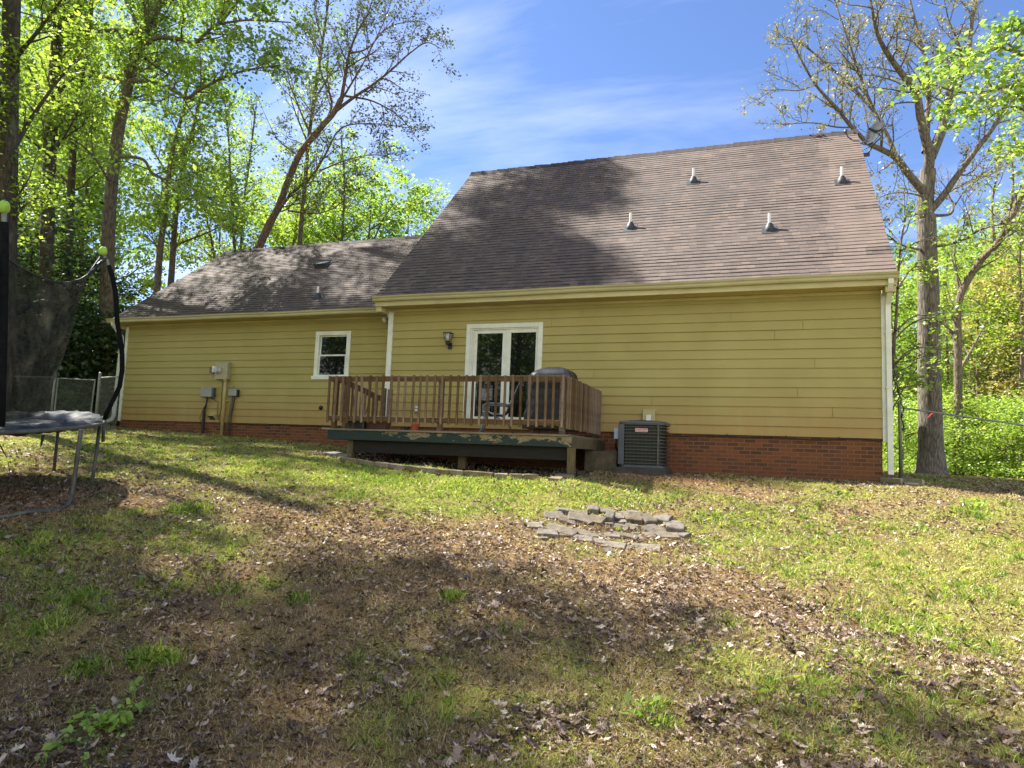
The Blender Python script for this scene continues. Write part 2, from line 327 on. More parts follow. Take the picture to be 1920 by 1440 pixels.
# ------------------------------------------------------------------ setting: ground sheet
def smooth_axis(a0, a1, step, far):
    inner = np.arange(a0, a1+1e-6, step); out = []; d = step; x = a1
    while x < far: d *= 1.16; x += d; out.append(x)
    lo = []; d = step; x = a0
    while x > -far: d *= 1.16; x -= d; lo.append(x)
    return np.array(lo[::-1]+list(inner)+out)
def blob(x, y, cx, cy, rx, ry, rot=0):
    c, s = math.cos(rot), math.sin(rot); u = ((x-cx)*c+(y-cy)*s)/rx; v = (-(x-cx)*s+(y-cy)*c)/ry
    return np.exp(-(u*u+v*v))
def masks(x, y):
    n1 = fbm(x*.7, y*.7, 21); n2 = fbm(x*2.6, y*2.6, 33, 3)
    g = .63 + 1.5*(n1-.5)+1.3*(n2-.5)
    g += .42*blob(x, y, 3, -4.6, 4.5, 1.3, -.05) + .35*blob(x, y, -3, -2.5, 5, 3.0) + .35*blob(x, y, 10.8, -5.2, 2.4, 2.6) + .28*blob(x, y, 9.4, -1.4, 2.0, .5)+.2*blob(x, y, 2.2, -8.6, 1.6, 1.2)
    g -= .40*blob(x, y, 7.0, -7.6, 2.6, 1.3, .1) + .25*blob(x, y, 5.8, -8.9, 2.6, 1.6) + .5*blob(x, y, 3.6, -6.9, 1.9, .8) + .5*blob(x, y, 8.2, -2.2, 2.2, .9) + .85*blob(x, y, 14.2, -.4, 3.0, 1.3)
    g -= .8*blob(x, y, -.2, -8.6, 1.6, 1.2) + .42*blob(x, y, 7, -10.6, 4, 1.4)
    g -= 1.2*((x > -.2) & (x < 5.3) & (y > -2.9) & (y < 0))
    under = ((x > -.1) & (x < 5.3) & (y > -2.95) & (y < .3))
    clay = .9*blob(x, y, 6.9, -1.3, 1.2, .75)+.75*blob(x, y, -.3, -8.6, 1.5, 1.1)+.6*blob(x, y, -4, .4, 5, .45)+.15*blob(x, y, 6.4, -10.4, 2.4, .9)+.12*blob(x, y, 4.0, -7.0, 1.7, .6)+.35*blob(x, y, 13.5, -1.2, 2, .6)
    straw = .45+.6*(n1-.5)+.7*blob(x, y, 8.6, -3.6, 2.2, 1.8)+.5*blob(x, y, 4, -6.7, 2.2, .8)+.4*blob(x, y, 13.5, -1, 3, 1)
    straw = straw*(1-.95*under)+.25*blob(x, y, 6, -9.5, 5, 2.5)
    lit = .34+.5*blob(x, y, 6.3, -5.15, .6, .45)+1.3*(fbm(x*1.9, y*1.9, 57, 3)-.5)+.6*(.5-n1)+.6*blob(x, y, 7.0, -8.0, 3.0, 1.6)+.5*blob(x, y, 3.6, -6.8, 2, .8)+.5*blob(x, y, 13.6, -.8, 3, 1.1)+.35*blob(x, y, 8.8, -3.0, 2.0, 1.4)-.5*blob(x, y, 10.5, -5, 2, 1.6)-.35*blob(x, y, 2, -4.4, 4, 1.0)
    far = np.clip((np.hypot(x-6, y+6)-16)/8, 0, 1)
    return np.clip(g-.9*blob(x, y, 6.3, -5.15, .75, .55), 0, 1)*(1-far)+.35*far, np.clip(clay, 0, 1)*(1-far)*(1-under), np.clip(straw, 0, 1), np.clip(lit, 0, 1)
def build_ground():
    X = smooth_axis(-9, 17, .07, 260); Y = smooth_axis(-13.6, 3, .07, 260)
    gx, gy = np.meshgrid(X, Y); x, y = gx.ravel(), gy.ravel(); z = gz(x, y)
    near = (np.abs(x-4) < 13) & (y < 3) & (y > -13.7)
    z = z+near*(fbm(x*14, y*14, 41, 3)-.5)*.022
    nx, ny = len(X), len(Y); me = bpy.data.meshes.new('ground'); me.vertices.add(nx*ny)
    me.vertices.foreach_set('co', np.stack([x, y, z], 1).astype(np.float32).ravel())
    i = (np.arange(ny-1)[:,None]*nx+np.arange(nx-1)[None]).ravel(); q = np.stack([i, i+1, i+nx+1, i+nx], 1).astype(np.int32)
    me.loops.add(q.size); me.loops.foreach_set('vertex_index', q.ravel()); me.polygons.add(len(q)); me.polygons.foreach_set('loop_start', np.arange(0, q.size, 4, dtype=np.int32))
    for k, a in zip(('grass', 'clay', 'straw'), masks(x, y)[:3]): me.attributes.new(k, 'FLOAT', 'POINT').data.foreach_set('value', a.astype(np.float32))
    me.attributes.new('shade_ash', 'FLOAT', 'POINT').data.foreach_set('value', (((x > .1) & (x < 5.25) & (y > -2.95) & (y < .3))+.75*blob(x, y, 6.3, -5.15, .6, .42)).astype(np.float32))  # deck's shade put into the soil colour, plus dark ash in the pit
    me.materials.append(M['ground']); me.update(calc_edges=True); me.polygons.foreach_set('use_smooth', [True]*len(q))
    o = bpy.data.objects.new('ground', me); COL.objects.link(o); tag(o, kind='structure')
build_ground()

# ------------------------------------------------------------------ ground cover
def scatter(n, dens_fn, nearpow=1.0):
    """random ground points inside the view, denser close to the camera"""
    n = int(n*1.3); px = RNG.uniform(-330, 2330, n); t = RNG.uniform(0, 1, n)
    d = 2.9*(20/2.9)**(t**nearpow); a = np.arctan((px-960)/FPX)
    dirx = -math.sin(YAW)+math.cos(YAW)*np.tan(a); diry = math.cos(YAW)+math.sin(YAW)*np.tan(a)
    x, y = CAM[0]+dirx*d, CAM[1]+diry*d
    inside = ((x > 0) & (x < 10.22) & (y > -.02)) | ((x > -8.9) & (x <= 0) & (y > .55)) | ((x>5.6)&(x<6.6)&(y>-1.3))
    keep = (~inside) & (RNG.uniform(0, 1, n) < dens_fn(x, y)); return x[keep], y[keep], d[keep]
def blades(name, x, y, d, h, w, lean, mat, vfn, label, cat):
    n = len(x); z = gz(x, y)+(0); a = RNG.uniform(0, 2*pi, n); L = RNG.uniform(.2, 1, n)*lean; b = RNG.uniform(0, 2*pi, n)
    H = h*RNG.uniform(.5, 1.3, n); Wd = w*RNG.uniform(.7, 1.3, n)*np.clip(d/5, 1, 2.6)
    base = np.stack([x, y, z-.005], 1); s = np.stack([np.cos(a), np.sin(a), 0*a], 1)*Wd[:,None]*.5
    dirn = np.stack([np.cos(b)*L, np.sin(b)*L, np.sqrt(np.clip(1-L*L, .02, 1))], 1)
    mid = base+dirn*H[:,None]*.55; tip = base+(dirn+np.stack([np.cos(b)*L*.6, np.sin(b)*L*.6, -L*.35], 1))*H[:,None]
    V = np.stack([base-s, base+s, mid+s*.8, tip, mid-s*.8], 1)
    tag(fast_mesh(name, V, 5, mat, {'v': vfn(x, y, n)}), label, cat, kind='stuff')
def gd(x, y):
    g = masks(x, y)[0]; return np.clip((g-.26)*1.6, .05, 1)*np.clip(.25+1.3*vnoise(x*7, y*7, 61), 0, 1)
x, y, d = scatter(620000, gd, .9)
hh = .026+.028*np.clip(fbm(x*1.7, y*1.7, 71)*2-.6, 0, 1)
hh *= 1+.5*blob(x, y, 3, -4.0, 5, 1.2)
blades('grass', x, y, d, hh, .0042, .95, M['blade'], lambda x, y, n: np.clip(.15+.75*fbm(x*1.1, y*1.1, 81)+.25*(x > 8)*.6+RNG.normal(0, .22, n), 0, 1), 'short patchy green lawn grass over the yard', 'grass')
x, y, d = scatter(430000, lambda x, y: np.clip(masks(x, y)[2]*.9+.12, 0, 1))
blades('dead_grass', x, y, d, .055*(.5+.9*fbm(x*3,y*3,91)), .0030, 1.0, M['straw'], lambda x, y, n: RNG.uniform(0, 1, n), 'flattened tan dead grass between the green patches', 'dead grass')
# taller tufts and clumps
tx, ty = [], []
for (px, py, k, r) in [(370,955,260,.22),(345,962,120,.1),(850,1122,220,.07),(270,1240,420,.12),(315,1245,260,.09),(160,1260,260,.1),(150,1125,300,.1),(660,930,160,.2),(760,905,400,.4),(850,915,300,.4),
        (1230,1330,120,.07),(1250,1360,90,.06),(700,900,400,.5),(930,905,400,.5),(1100,925,420,.45),(1160,945,300,.35),(1000,915,300,.4),(1480,1060,260,.5),(1600,1150,420,.5),(1700,1180,420,.4),(1340,975,200,.3),(1780,1110,300,.4),(1450,1290,150,.2),(1640,1250,300,.3),(1820,965,200,.12),(1700,1330,200,.25),(1560,1010,200,.5),(90,1180,200,.15),(60,1040,200,.2),(420,1110,120,.15),(560,1130,120,.1),(960,1180,60,.1)]:
    p = GPT(px, py); tx.append(RNG.normal(p[0], r*.6, k)); ty.append(RNG.normal(p[1], r*.6, k))
x = np.concatenate(tx); y = np.concatenate(ty)
blades('grass_tufts', x, y, np.hypot(x-CAM[0], y-CAM[1]), .085, .0055, .75, M['blade'], lambda x, y, n: RNG.uniform(.0, .75, n), 'taller bright green grass tufts scattered over the yard', 'grass tufts')
x0_, y0_, d0 = scatter(5200, lambda x, y: np.clip((masks(x, y)[0]-.42)*1.8, .01, 1)*np.clip(2*vnoise(x*1.3, y*1.3, 19)-.35, .03, 1))
k_ = 22; x = (x0_[:,None]+RNG.normal(0, .022, (len(x0_), k_))).ravel(); y = (y0_[:,None]+RNG.normal(0, .022, (len(x0_), k_))).ravel()
hv = np.repeat(RNG.uniform(.035, .10, len(x0_)), k_); cv = np.repeat(RNG.uniform(.1, .8, len(x0_)), k_)
blades('grass_clumps', x, y, np.hypot(x-CAM[0], y-CAM[1]), hv, .005, .7, M['blade'], lambda x, y, n: np.clip(cv+RNG.normal(0, .12, n), 0, 1), 'small wispy clumps of grass standing above the thin lawn', 'grass clumps')
# fallen leaves: lobed, curled
def leaf_litter():
    LO = [(0,0),(.10,.02),(.13,.22),(.34,.30),(.20,.42),(.42,.60),(.22,.62),(.24,.82),(.08,.84),(0,1.0),(-.08,.84),(-.24,.82),(-.22,.62),(-.42,.60),(-.20,.42),(-.34,.30),(-.13,.22),(-.10,.02)]
    LO = np.array(LO); m = len(LO)
    x, y, d = scatter(52000, lambda x, y: np.clip((masks(x, y)[3]-.22)*1.6, .02, 1)*np.clip(2.2*(fbm(x*2.4,y*2.4,97,3)-.36),.03,1), 1.15)
    n = len(x); z = gz(x, y); s = RNG.uniform(.03, .095, n)*np.clip(1.0-(d-3)*.01, .75, 1); az = RNG.uniform(0, 2*pi, n)
    curl = RNG.uniform(-1.4, 2.2, n); w = RNG.uniform(.55, 1.15, n)
    lx = LO[None,:,0]*w[:,None]*s[:,None]; ly = (LO[None,:,1]-.5)*s[:,None]
    lz = curl[:,None]*(lx**2+.6*ly**2)/s[:,None]*1.3+RNG.normal(0, .05, (n, m))*s[:,None]
    tx, ty = RNG.normal(0, .32, n), RNG.normal(0, .32, n)
    z0 = z+.008+.25*s*np.abs(tx)+RNG.uniform(0, .012, n); lz = lz+tx[:,None]*lx+ty[:,None]*ly
    c, q = np.cos(az)[:,None], np.sin(az)[:,None]
    V = np.stack([x[:,None]+lx*c-ly*q, y[:,None]+lx*q+ly*c, z0[:,None]+lz], -1)
    cen = V.mean(1, keepdims=True)-np.array([0,0,.0]); tri = []
    for k in range(m): tri.append(np.stack([cen[:,0], V[:,k], V[:,(k+1)%m]], 1))
    T = np.stack(tri, 1).reshape(-1, 3); v = np.clip(RNG.beta(1.3, 1.9, n)+RNG.choice([0, .35], n, p=[.9, .1]), 0, 1)
    tag(fast_mesh('fallen_leaves', T, 3, M['deadleaf'], {'v': np.repeat(v, m)}), 'dry brown curled leaves fallen over the yard', 'fallen leaves', kind='stuff')
    # small crumbs
    x, y, d = scatter(130000, lambda x, y: np.clip(masks(x, y)[3]*1.1, .12, 1), 1.0); n = len(x); s = RNG.uniform(.005, .026, n)**1.0*np.clip(d/6, .9, 1.6)
    cc = np.stack([x, y, gz(x, y)+.006+RNG.uniform(0, .012, n)], 1); A = RNG.normal(0, 1, (n,3)); A[:,2] *= .35; A /= np.linalg.norm(A, axis=1)[:,None]
    B = np.cross(A, RNG.normal(0, 1, (n,3))*[.3,.3,1]); B /= np.linalg.norm(B, axis=1)[:,None]+1e-9
    V = np.stack([cc-A*s[:,None], cc-B*s[:,None]*.5, cc+A*s[:,None], cc+B*s[:,None]*.6], 1)
    tag(fast_mesh('leaf_crumbs', V, 4, M['deadleaf'], {'v': RNG.beta(1.2, 2.0, n)}), 'small broken leaf scraps and bark bits on the soil', 'leaf litter', kind='stuff')
leaf_litter()
def twigs():
    mb = MB(); x, y, d = scatter(1500, lambda x, y: np.clip(masks(x, y)[3], .1, 1))
    for k in range(min(len(x), 650)):
        L = random.uniform(.05, .3); a = random.uniform(0, 2*pi); n = 4; P = []
        for i in range(n):
            t = (i/(n-1)-.5)*L; xx = x[k]+math.cos(a)*t+random.gauss(0, .008); yy = y[k]+math.sin(a)*t+random.gauss(0, .008); P.append((xx, yy))
        zz = gz([p[0] for p in P], [p[1] for p in P])+.012
        mb.tube([(p[0], p[1], q+random.uniform(0, .01)) for p, q in zip(P, zz)], np.linspace(.0035, .0015, n), 3, cap=False)
    tag(mb.build('twigs', M['bark']), 'thin broken twigs lying on the soil', 'twigs', kind='stuff')
twigs()

# ------------------------------------------------------------------ HOUSE
W, H = 10.22, 2.68; SB = .603; WL = -8.88
house = thing('house', 'khaki lap-sided house with brown shingle roofs and a red brick base', 'house', (0,0,0))
EXP = .184
def siding_front(x0, x1, y, z1, holes, joints):
    mb = MB(); i = 0
    while i*EXP < z1-1e-4:
        a, b = i*EXP, min((i+1)*EXP, z1)
        def piece(xa, xb, za, zb):
            if xb-xa < .004 or zb-za < .004: return
            w_ = .003*math.sin(i*7.3+xa*1.7); ya = y-.022*(1-(za-a)/EXP)+w_*(za == a); yb = y-.022*(1-(zb-a)/EXP)
            mb.quad((xa,ya,za), (xb,ya,za), (xb,yb,zb), (xa,yb,zb)); mb.quad((xa,y+.01,za), (xb,y+.01,za), (xb,ya,za), (xa,ya,za))
        cuts = sorted([x0, x1]+[j for (k, j) in joints if k == i]); segs = []
        for p, q in zip(cuts[:-1], cuts[1:]): segs.append((p+(.004 if p != x0 else 0), q-(.004 if q != x1 else 0)))
        for p, q in segs:
            cur = p
            for hx0, hx1, hz0, hz1 in holes:
                if hz0 < b and hz1 > a and hx0 < q and hx1 > p:
                    piece(cur, hx0, a, b)
                    if hz0 > a: piece(hx0, hx1, a, hz0)
                    if hz1 < b: piece(hx0, hx1, hz1, b)
                    cur = hx1
            piece(cur, q, a, b)
        i += 1
    mb.quad((x0,y+.012,0), (x1,y+.012,0), (x1,y+.012,z1), (x0,y+.012,z1)) if not holes else None
    if holes:
        cur = x0
        for hx0, hx1, hz0, hz1 in holes:
            mb.quad((cur,y+.012,0), (hx0,y+.012,0), (hx0,y+.012,z1), (cur,y+.012,z1)); mb.quad((hx0,y+.012,0), (hx1,y+.012,0), (hx1,y+.012,hz0), (hx0,y+.012,hz0)); mb.quad((hx0,y+.012,hz1), (hx1,y+.012,hz1), (hx1,y+.012,z1), (hx0,y+.012,z1)); cur = hx1
        mb.quad((cur,y+.012,0), (x1,y+.012,0), (x1,y+.012,z1), (cur,y+.012,z1))
    return mb
DX0, DX1, DZ0, DZ1 = 1.98, 3.76, .17, 2.31
siding_front(.0, W, 0, H+.03, [(DX0+.02, DX1-.02, DZ0+.0, DZ1-.02)], [(13,4.62),(12,3.95),(12,7.6),(10,8.4),(9,5.6),(7,9.1),(6,4.9),(4,8.8),(3,6.1),(8,1.0),(2,9.4),(11,8.9),(1,5.9)]).build('siding', M['siding'], house)
siding_front(WL, 0, SB, H+.03, [(-2.41,-1.46,1.2,2.31)], [(13,-3.4),(12,-3.9),(9,-4.2),(6,-6.8),(4,-3.1),(11,-7.3),(2,-5.0),(1,-7.0)]).build('siding', M['siding'], house)
# right gable siding, back and inner walls
mb = MB(); RS = .985; i = 0
def ylim(z): return (0.0 if z < 2.9 else (z-2.945)/RS-.396+.02)
while i*EXP < 7.7:
    a, b = i*EXP, (i+1)*EXP; ya, yb = ylim(a), ylim(b); ya = max(ya, 0); yb = max(yb, 0); xo = W+.02
    mb.quad((xo,ya,a), (xo,9.38-ya,a), (W,9.38-yb,b), (W,yb,b)); i += 1
mb.box(0, W-.02, 9.36, 9.38, 0, 2.9)
i = int(2.6/EXP)
while i*EXP < 7.7:
    a, b = i*EXP, (i+1)*EXP; ya, yb = max(ylim(a),0), max(ylim(b),0); mb.quad((0,ya,a), (0,yb,b), (0,9.38-yb,b), (-.02,9.38-ya,a)); i += 1
mb.quad((0,0,0), (0,0,2.9), (0,9.38,2.9), (0,9.38,0))
mb.build('gable_siding', M['siding'], house)
mb = MB(); i = 0
while i*EXP < 5.75:
    a, b = i*EXP, (i+1)*EXP; f = lambda z: SB if z < 2.75 else (z-2.816)/.765+.2+.02
    ya, yb = max(f(a),SB), max(f(b),SB); mb.quad((WL-.02,8.62-ya,a), (WL-.02,ya,a), (WL,yb,b), (WL,8.62-yb,b)); i += 1
mb.box(WL+.01, 0, 8.0, 8.02, 0, 2.75); mb.build('gable_siding', M['siding'], house)
# brick foundation
def uvq(mb, a, b, c, d):
    a, b, c, d = map(np.array, (a,b,c,d)); w = np.linalg.norm(b-a); mb.quad(a, b, c, d, [(a[0]+a[1], a[2]), (a[0]+a[1]+w, a[2]), (a[0]+a[1]+w, c[2]), (a[0]+a[1], c[2])])
mb = MB(); yb = .012
uvq(mb, (0,yb,-1.7), (W-.01,yb,-1.7), (W-.01,yb,0), (0,yb,0)); uvq(mb, (W-.01,yb,-1.7), (W-.01,9.37,-1.7), (W-.01,9.37,0), (W-.01,yb,0)); uvq(mb, (WL+.01,SB+yb,-1.4), (0,SB+yb,-1.4), (0,SB+yb,0), (WL+.01,SB+yb,0)); uvq(mb, (WL+.01,8,-1.4), (WL+.01,SB+yb,-1.4), (WL+.01,SB+yb,0), (WL+.01,8,0))
mb.build('brick_foundation', M['brick'], house)
# roofs
def roof(x0, x1, ye, ze, yr, zr, name='roof'):
    mb = MB(); L = math.hypot(yr-ye, zr-ze); n = int(L/.14)+1; ny, nz = (yr-ye)/L, (zr-ze)/L; wx = lambda s, k: .004*math.sin(s*3.1+k)
    for side in (0, 1):
        for i in range(n):
            s0, s1 = i*.14, min((i+1)*.14+.004, L)
            def P(x, s, lift):
                y, z = ye+ny*s-nz*lift, ze+nz*s+ny*lift
                return (x, y if side == 0 else 2*yr-y, z)
            r = .002*math.sin(i*12.9)
            seg = np.linspace(x0, x1, 9)
            for xa, xb in zip(seg[:-1], seg[1:]):
                la, lb = .011+wx(xa, i), .011+wx(xb, i)
                q = [P(xa, s0, la+r), P(xb, s0, lb+r), P(xb, s1, .002), P(xa, s1, .002)]; uv = [(xa, s0), (xb, s0), (xb, s1), (xa, s1)]
                q2 = [P(xa, s0, 0), P(xb, s0, 0), P(xb, s0, lb+r), P(xa, s0, la+r)]; uv2 = [(xa, s0+.03), (xb, s0+.03), (xb, s0+.03), (xa, s0+.03)]
                if side: q, uv, q2, uv2 = q[::-1], uv[::-1], q2[::-1], uv2[::-1]
                mb.quad(*q, uv=uv); mb.quad(*q2, uv=uv2)
    for side in (0,1):                                     # deck underside and rake edge
        f = (lambda y: y) if side == 0 else (lambda y: 2*yr-y)
        a, b, c, d = (x0,f(ye),ze-.03), (x1,f(ye),ze-.03), (x1,f(yr),zr-.03), (x0,f(yr),zr-.03)
        mb.quad(d, c, b, a)
        for x in (x0, x1): mb.quad((x,f(ye),ze-.03), (x,f(yr),zr-.03), (x,f(yr),zr+.004), (x,f(ye),ze+.004), uv=[(x,.02)]*4)
        mb.quad((x0,f(ye),ze-.03), (x1,f(ye),ze-.03), (x1,f(ye),ze+.004), (x0,f(ye),ze+.004), uv=[(0,.02)]*4)
    return mb.build(name, M['shingle'], house)
XL, XR = -.183, W+.2075
r1 = roof(XL, XR, -.43, 2.925, 4.69, 7.954)
r2 = roof(-9.05, -.004, .17, 2.80, 4.31, 5.959)
def ridge(x0, x1, y, z, sl):
    mb = MB(); x = x0
    while x < x1-.02:
        xe = min(x+.17, x1); h = .045+random.uniform(-.008, .012); w = .15; s = random.uniform(-.006, .006)
        a = [(x, y-w, z-w*sl+.018), (x, y, z+h+s), (x, y+w, z-w*sl+.018)]; b = [(xe+.02, y-w, z-w*sl+.012), (xe+.02, y, z+h-.016+s), (xe+.02, y+w, z-w*sl+.012)]
        mb.add(a+b, [(0,3,4,1), (1,4,5,2), (0,1,2), (3,5,4)]); x = xe
    return mb
ridge(XL-.02, XR+.02, 4.69, 7.954, .985).build('ridge_cap', M['ridge'], r1)
ridge(-9.07, -.01, 4.31, 5.959, .765).build('ridge_cap', M['ridge'], r2)
# eave trim
def gutter(x0, x1, ye, zt, name='gutter'):
    mb = MB(); pr = [(0,-.115),(-.06,-.115),(-.075,-.09),(-.078,-.055),(-.1,-.03),(-.105,-.002),(-.11,0),(-.10,.001),(-.095,-.02),(-.006,-.022),(0,0)]
    xs = np.linspace(x0, x1, 14); V = []
    for k, x in enumerate(xs):
        sag = .006*math.sin(k*1.3)
        V += [(x, ye+p[0], zt+p[1]+sag) for p in pr]
    n = len(pr); f = [(i*n+j, (i+1)*n+j, (i+1)*n+(j+1)%n, i*n+(j+1)%n) for i in range(len(xs)-1) for j in range(n)]
    f += [tuple(range(n)), tuple((len(xs)-1)*n+j for j in range(n))[::-1]]
    return mb.add(V, f).build(name, M['gutter'], house)
gutter(XL-.03, XR+.02, -.40, 2.935)
gutter(-9.16, -.12, .20, 2.81)
MB().box(XL+.01, XR-.01, -.398, -.37, 2.715, 2.90).build('fascia', M['cream'], house, bevel=.004)
MB().box(-9.03, -.16, .205, .23, 2.70, 2.79).build('fascia', M['cream'], house, bevel=.004)
MB().box(XL+.02, XR-.02, -.369, -.001, 2.715, 2.735).build('soffit', M['soffit'], house)
MB().box(-9.03, -.01, .232, SB-.001, 2.70, 2.715).build('soffit', M['soffit'], house)
for a, b, y in ((.0, W, -.028), (WL, -.001, SB-.028)):
    MB().box(a, b, y, y+.026, 2.655, 2.712 if y < 0 else 2.698).build('frieze_board', M['cream'], house, bevel=.003)
# boxed eave returns and rake boards
MB().box(W+.02, XR-.02, -.366, -.02, 2.60, 2.714).build('eave_return', M['cream'], house, bevel=.005)
MB().box(XL+.02, -.03, -.366, -.02, 2.60, 2.714).build('eave_return', M['cream'], house, bevel=.005)
MB().box(-9.02, WL-.02, .24, .6, 2.58, 2.699).build('eave_return', M['cream'], house, bevel=.005)
def rake(x, ye, ze, yr, zr, t=.02):
    mb = MB()
    for s in (0,1):
        f = (lambda y: y) if s == 0 else (lambda y: 2*yr-y)
        v = [(xx, f(y), z) for xx in (x, x+t) for (y, z) in ((ye+.05, ze-.01), (ye+.05, ze-.17), (yr, zr-.19), (yr, zr-.035))]
        mb.add(v, [(0,1,2,3), (7,6,5,4), (0,4,5,1), (3,2,6,7), (0,3,7,4), (1,5,6,2)])
    return mb.build('rake_board', M['cream'], house)
rake(XR-.045, -.42, 2.90, 4.69, 7.954); rake(XL+.02, -.42, 2.90, 4.69, 7.954); rake(-9.03, .18, 2.78, 4.31, 5.959)
# corner boards and downspouts
MB().box(W-.005, W+.075, -.034, .05, -.06, 2.655).build('corner_board', M['trim'], house, bevel=.004)
MB().box(-.02, .105, -.036, .05, -.05, 2.655).build('corner_board', M['trim'], house, bevel=.004)
MB().box(WL-.03, WL+.06, SB-.034, SB+.05, -.03, 2.655).build('corner_board', M['trim'], house, bevel=.004)
def downspout(path, w=.045):
    mb = MB(); P = np.array(path, float); T = np.gradient(P, axis=0)
    V = []; 
    for p, t in zip(P, T):
        t = t/np.linalg.norm(t); sx = np.array([1,0,0.]) if abs(t[0]) < .9 else np.array([0,0,1.]); n = np.cross(t, sx); n /= np.linalg.norm(n); sx = np.cross(n, t)
        V += [p+sx*w*a+n*w*.78*b for a, b in ((-1,-1),(1,-1),(1,1),(-1,1))]
    k = len(P); mb.add(V, [(i*4+j, i*4+(j+1)%4, i*4+4+(j+1)%4, i*4+4+j) for i in range(k-1) for j in range(4)]+[(3,2,1,0), tuple((k-1)*4+j for j in range(4))])
    for z in (1.9, .9): 
        q = P[-3] if len(P) > 3 else P[-1]; mb.box(q[0]-w-.012, q[0]+w+.012, q[1]-w*.8-.004, q[1]+.05, z, z+.03)
    return mb
downspout([(W+.10,-.43,2.84), (W+.10,-.42,2.76), (W+.10,-.26,2.60), (W+.10,-.10,2.44), (W+.10,-.085,2.36), (W+.10,-.085,1.0), (W+.10,-.085,-.55), (W+.10,-.10,-.64)]).build('downspout', M['trim'], house, bevel=.006)
downspout([(WL-.08,.16,2.74), (WL-.08,.17,2.66), (WL-.08,.34,2.50), (WL-.085,.50,2.36), (WL-.09,.515,2.28), (WL-.11,.515,1.0), (WL-.13,.515,.12), (WL-.14,.47,.0), (WL-.2,.36,-.06)]).build('downspout', M['trim'], house, bevel=.006)
downspout([(-.10,.12,2.74), (-.10,.14,2.62), (-.10,.34,2.44), (-.10,.52,2.34), (-.10,.53,2.2), (-.10,.53,1.5), (-.10,.53,.5), (-.10,.53,-.3)]).build('downspout', M['trim'], house, bevel=.006)
# french door
yf = -.035
mb = MB(); mb.box(DX0, DX0+.10, yf, .02, DZ0, DZ1); mb.box(DX1-.10, DX1, yf, .02, DZ0, DZ1); mb.box(DX0+.10, DX1-.10, yf, .02, DZ1-.10, DZ1); mb.box(DX0+.02, DX1-.02, yf-.02, .02, DZ0-.05, DZ0)
door = mb.build('patio_door', M['trim'], house, bevel=.005)
mb = MB(); mb.box(DX0+.10, DX0+.135, -.015, .06, DZ0, DZ1-.1); mb.box(DX0+.136, DX0+.165, .0, .06, DZ0, DZ1-.1); mb.box(DX1-.12, DX1-.10, -.012, .06, DZ0, DZ1-.1); mb.box(DX0+.1, DX1-.1, -.01, .06, DZ1-.13, DZ1-.1); mb.build('jamb', M['trim'], door, bevel=.003)
def panel(x0, x1, gx0, gx1, y, gz0, gz1, z0, z1):
    mb = MB(); mb.box(x0, gx0, y, y+.04, z0, z1); mb.box(gx1, x1, y, y+.04, z0, z1); mb.box(gx0, gx1, y, y+.04, gz1, z1); mb.box(gx0, gx1, y, y+.04, z0, gz0)
    p = mb.build('door_panel', M['trim'], door, bevel=.004); MB().box(gx0-.003, gx1+.003, y+.014, y+.02, gz0-.003, gz1+.003).build('glass', M['glass'], door); return p
panel(2.146, 2.925, 2.23, 2.83, .02, .26, 2.10, .19, 2.18)
p = panel(2.926, 3.64, 3.03, 3.60, .005, .26, 2.10, .19, 2.18)
MB().box(2.955, 2.98, -.03, .005, 1.02, 1.2).build('door_handle', M['trim'], door, bevel=.004)
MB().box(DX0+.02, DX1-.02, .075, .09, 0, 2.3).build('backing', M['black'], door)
# wing window
yw = SB-.035
mb = MB(); mb.box(-2.45, -2.34, yw, SB+.02, 1.23, 2.36); mb.box(-1.53, -1.42, yw, SB+.02, 1.23, 2.36); mb.box(-2.34, -1.53, yw, SB+.02, 2.26, 2.36); mb.box(-2.50, -1.38, yw-.012, SB+.02, 1.14, 1.23)
win = mb.build('window', M['trim'], house, bevel=.004)
def sash(y, z0, z1, b=.04):
    mb = MB(); mb.box(-2.34, -2.34+b, y, y+.03, z0, z1); mb.box(-1.53-b, -1.53, y, y+.03, z0, z1); mb.box(-2.34+b, -1.53-b, y, y+.03, z1-b*.8, z1); mb.box(-2.34+b, -1.53-b, y, y+.03, z0, z0+b*.8)
    s = mb.build('sash', M['trim'], win, bevel=.003); MB().box(-2.34+b-.003, -1.53-b+.003, y+.012, y+.018, z0+b*.8-.003, z1-b*.8+.003).build('glass', M['glass'], win)
sash(SB-.005, 1.23, 1.765); sash(SB+.022, 1.745, 2.26)
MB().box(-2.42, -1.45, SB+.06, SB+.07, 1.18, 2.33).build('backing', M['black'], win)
# roof vents
def pipe_vent(x, y, z, sl, s=1.0):
    a = math.atan(sl)
    R_ = Matrix.Rotation(a, 4, 'X'); v = MB().box(-.15, .15, -.17, .15, .012, .019, M=R_)  .build('roof_vent', M['boot'], house, loc=(x, y, z))
    MB().lathe([(.098,-.12),(.100,.03),(.088,.055),(.082,.09),(.058,.115),(.056,.14),(.042,.145)], n=16).build('boot', M['boot'], v, smooth=True)
    MB().lathe([(.033,.1),(.030,.36*s),(.024,.36*s),(.024,.33*s)], n=14).build('pipe', M['pvc'], v, smooth=False)
for x, y in ((5.33,1.42), (6.57,3.06), (8.32,1.01), (9.85,2.49)): pipe_vent(x, y, 2.945+(y+.396)*.985, .985)
pipe_vent(-2.64, .79, 3.268, .765, .9)
a = math.atan(.765)
mb = MB(); Rm = Matrix.Rotation(a, 4, 'X'); mb.box(-.23,.23,-.22,.22,.01,.018, M=Rm)
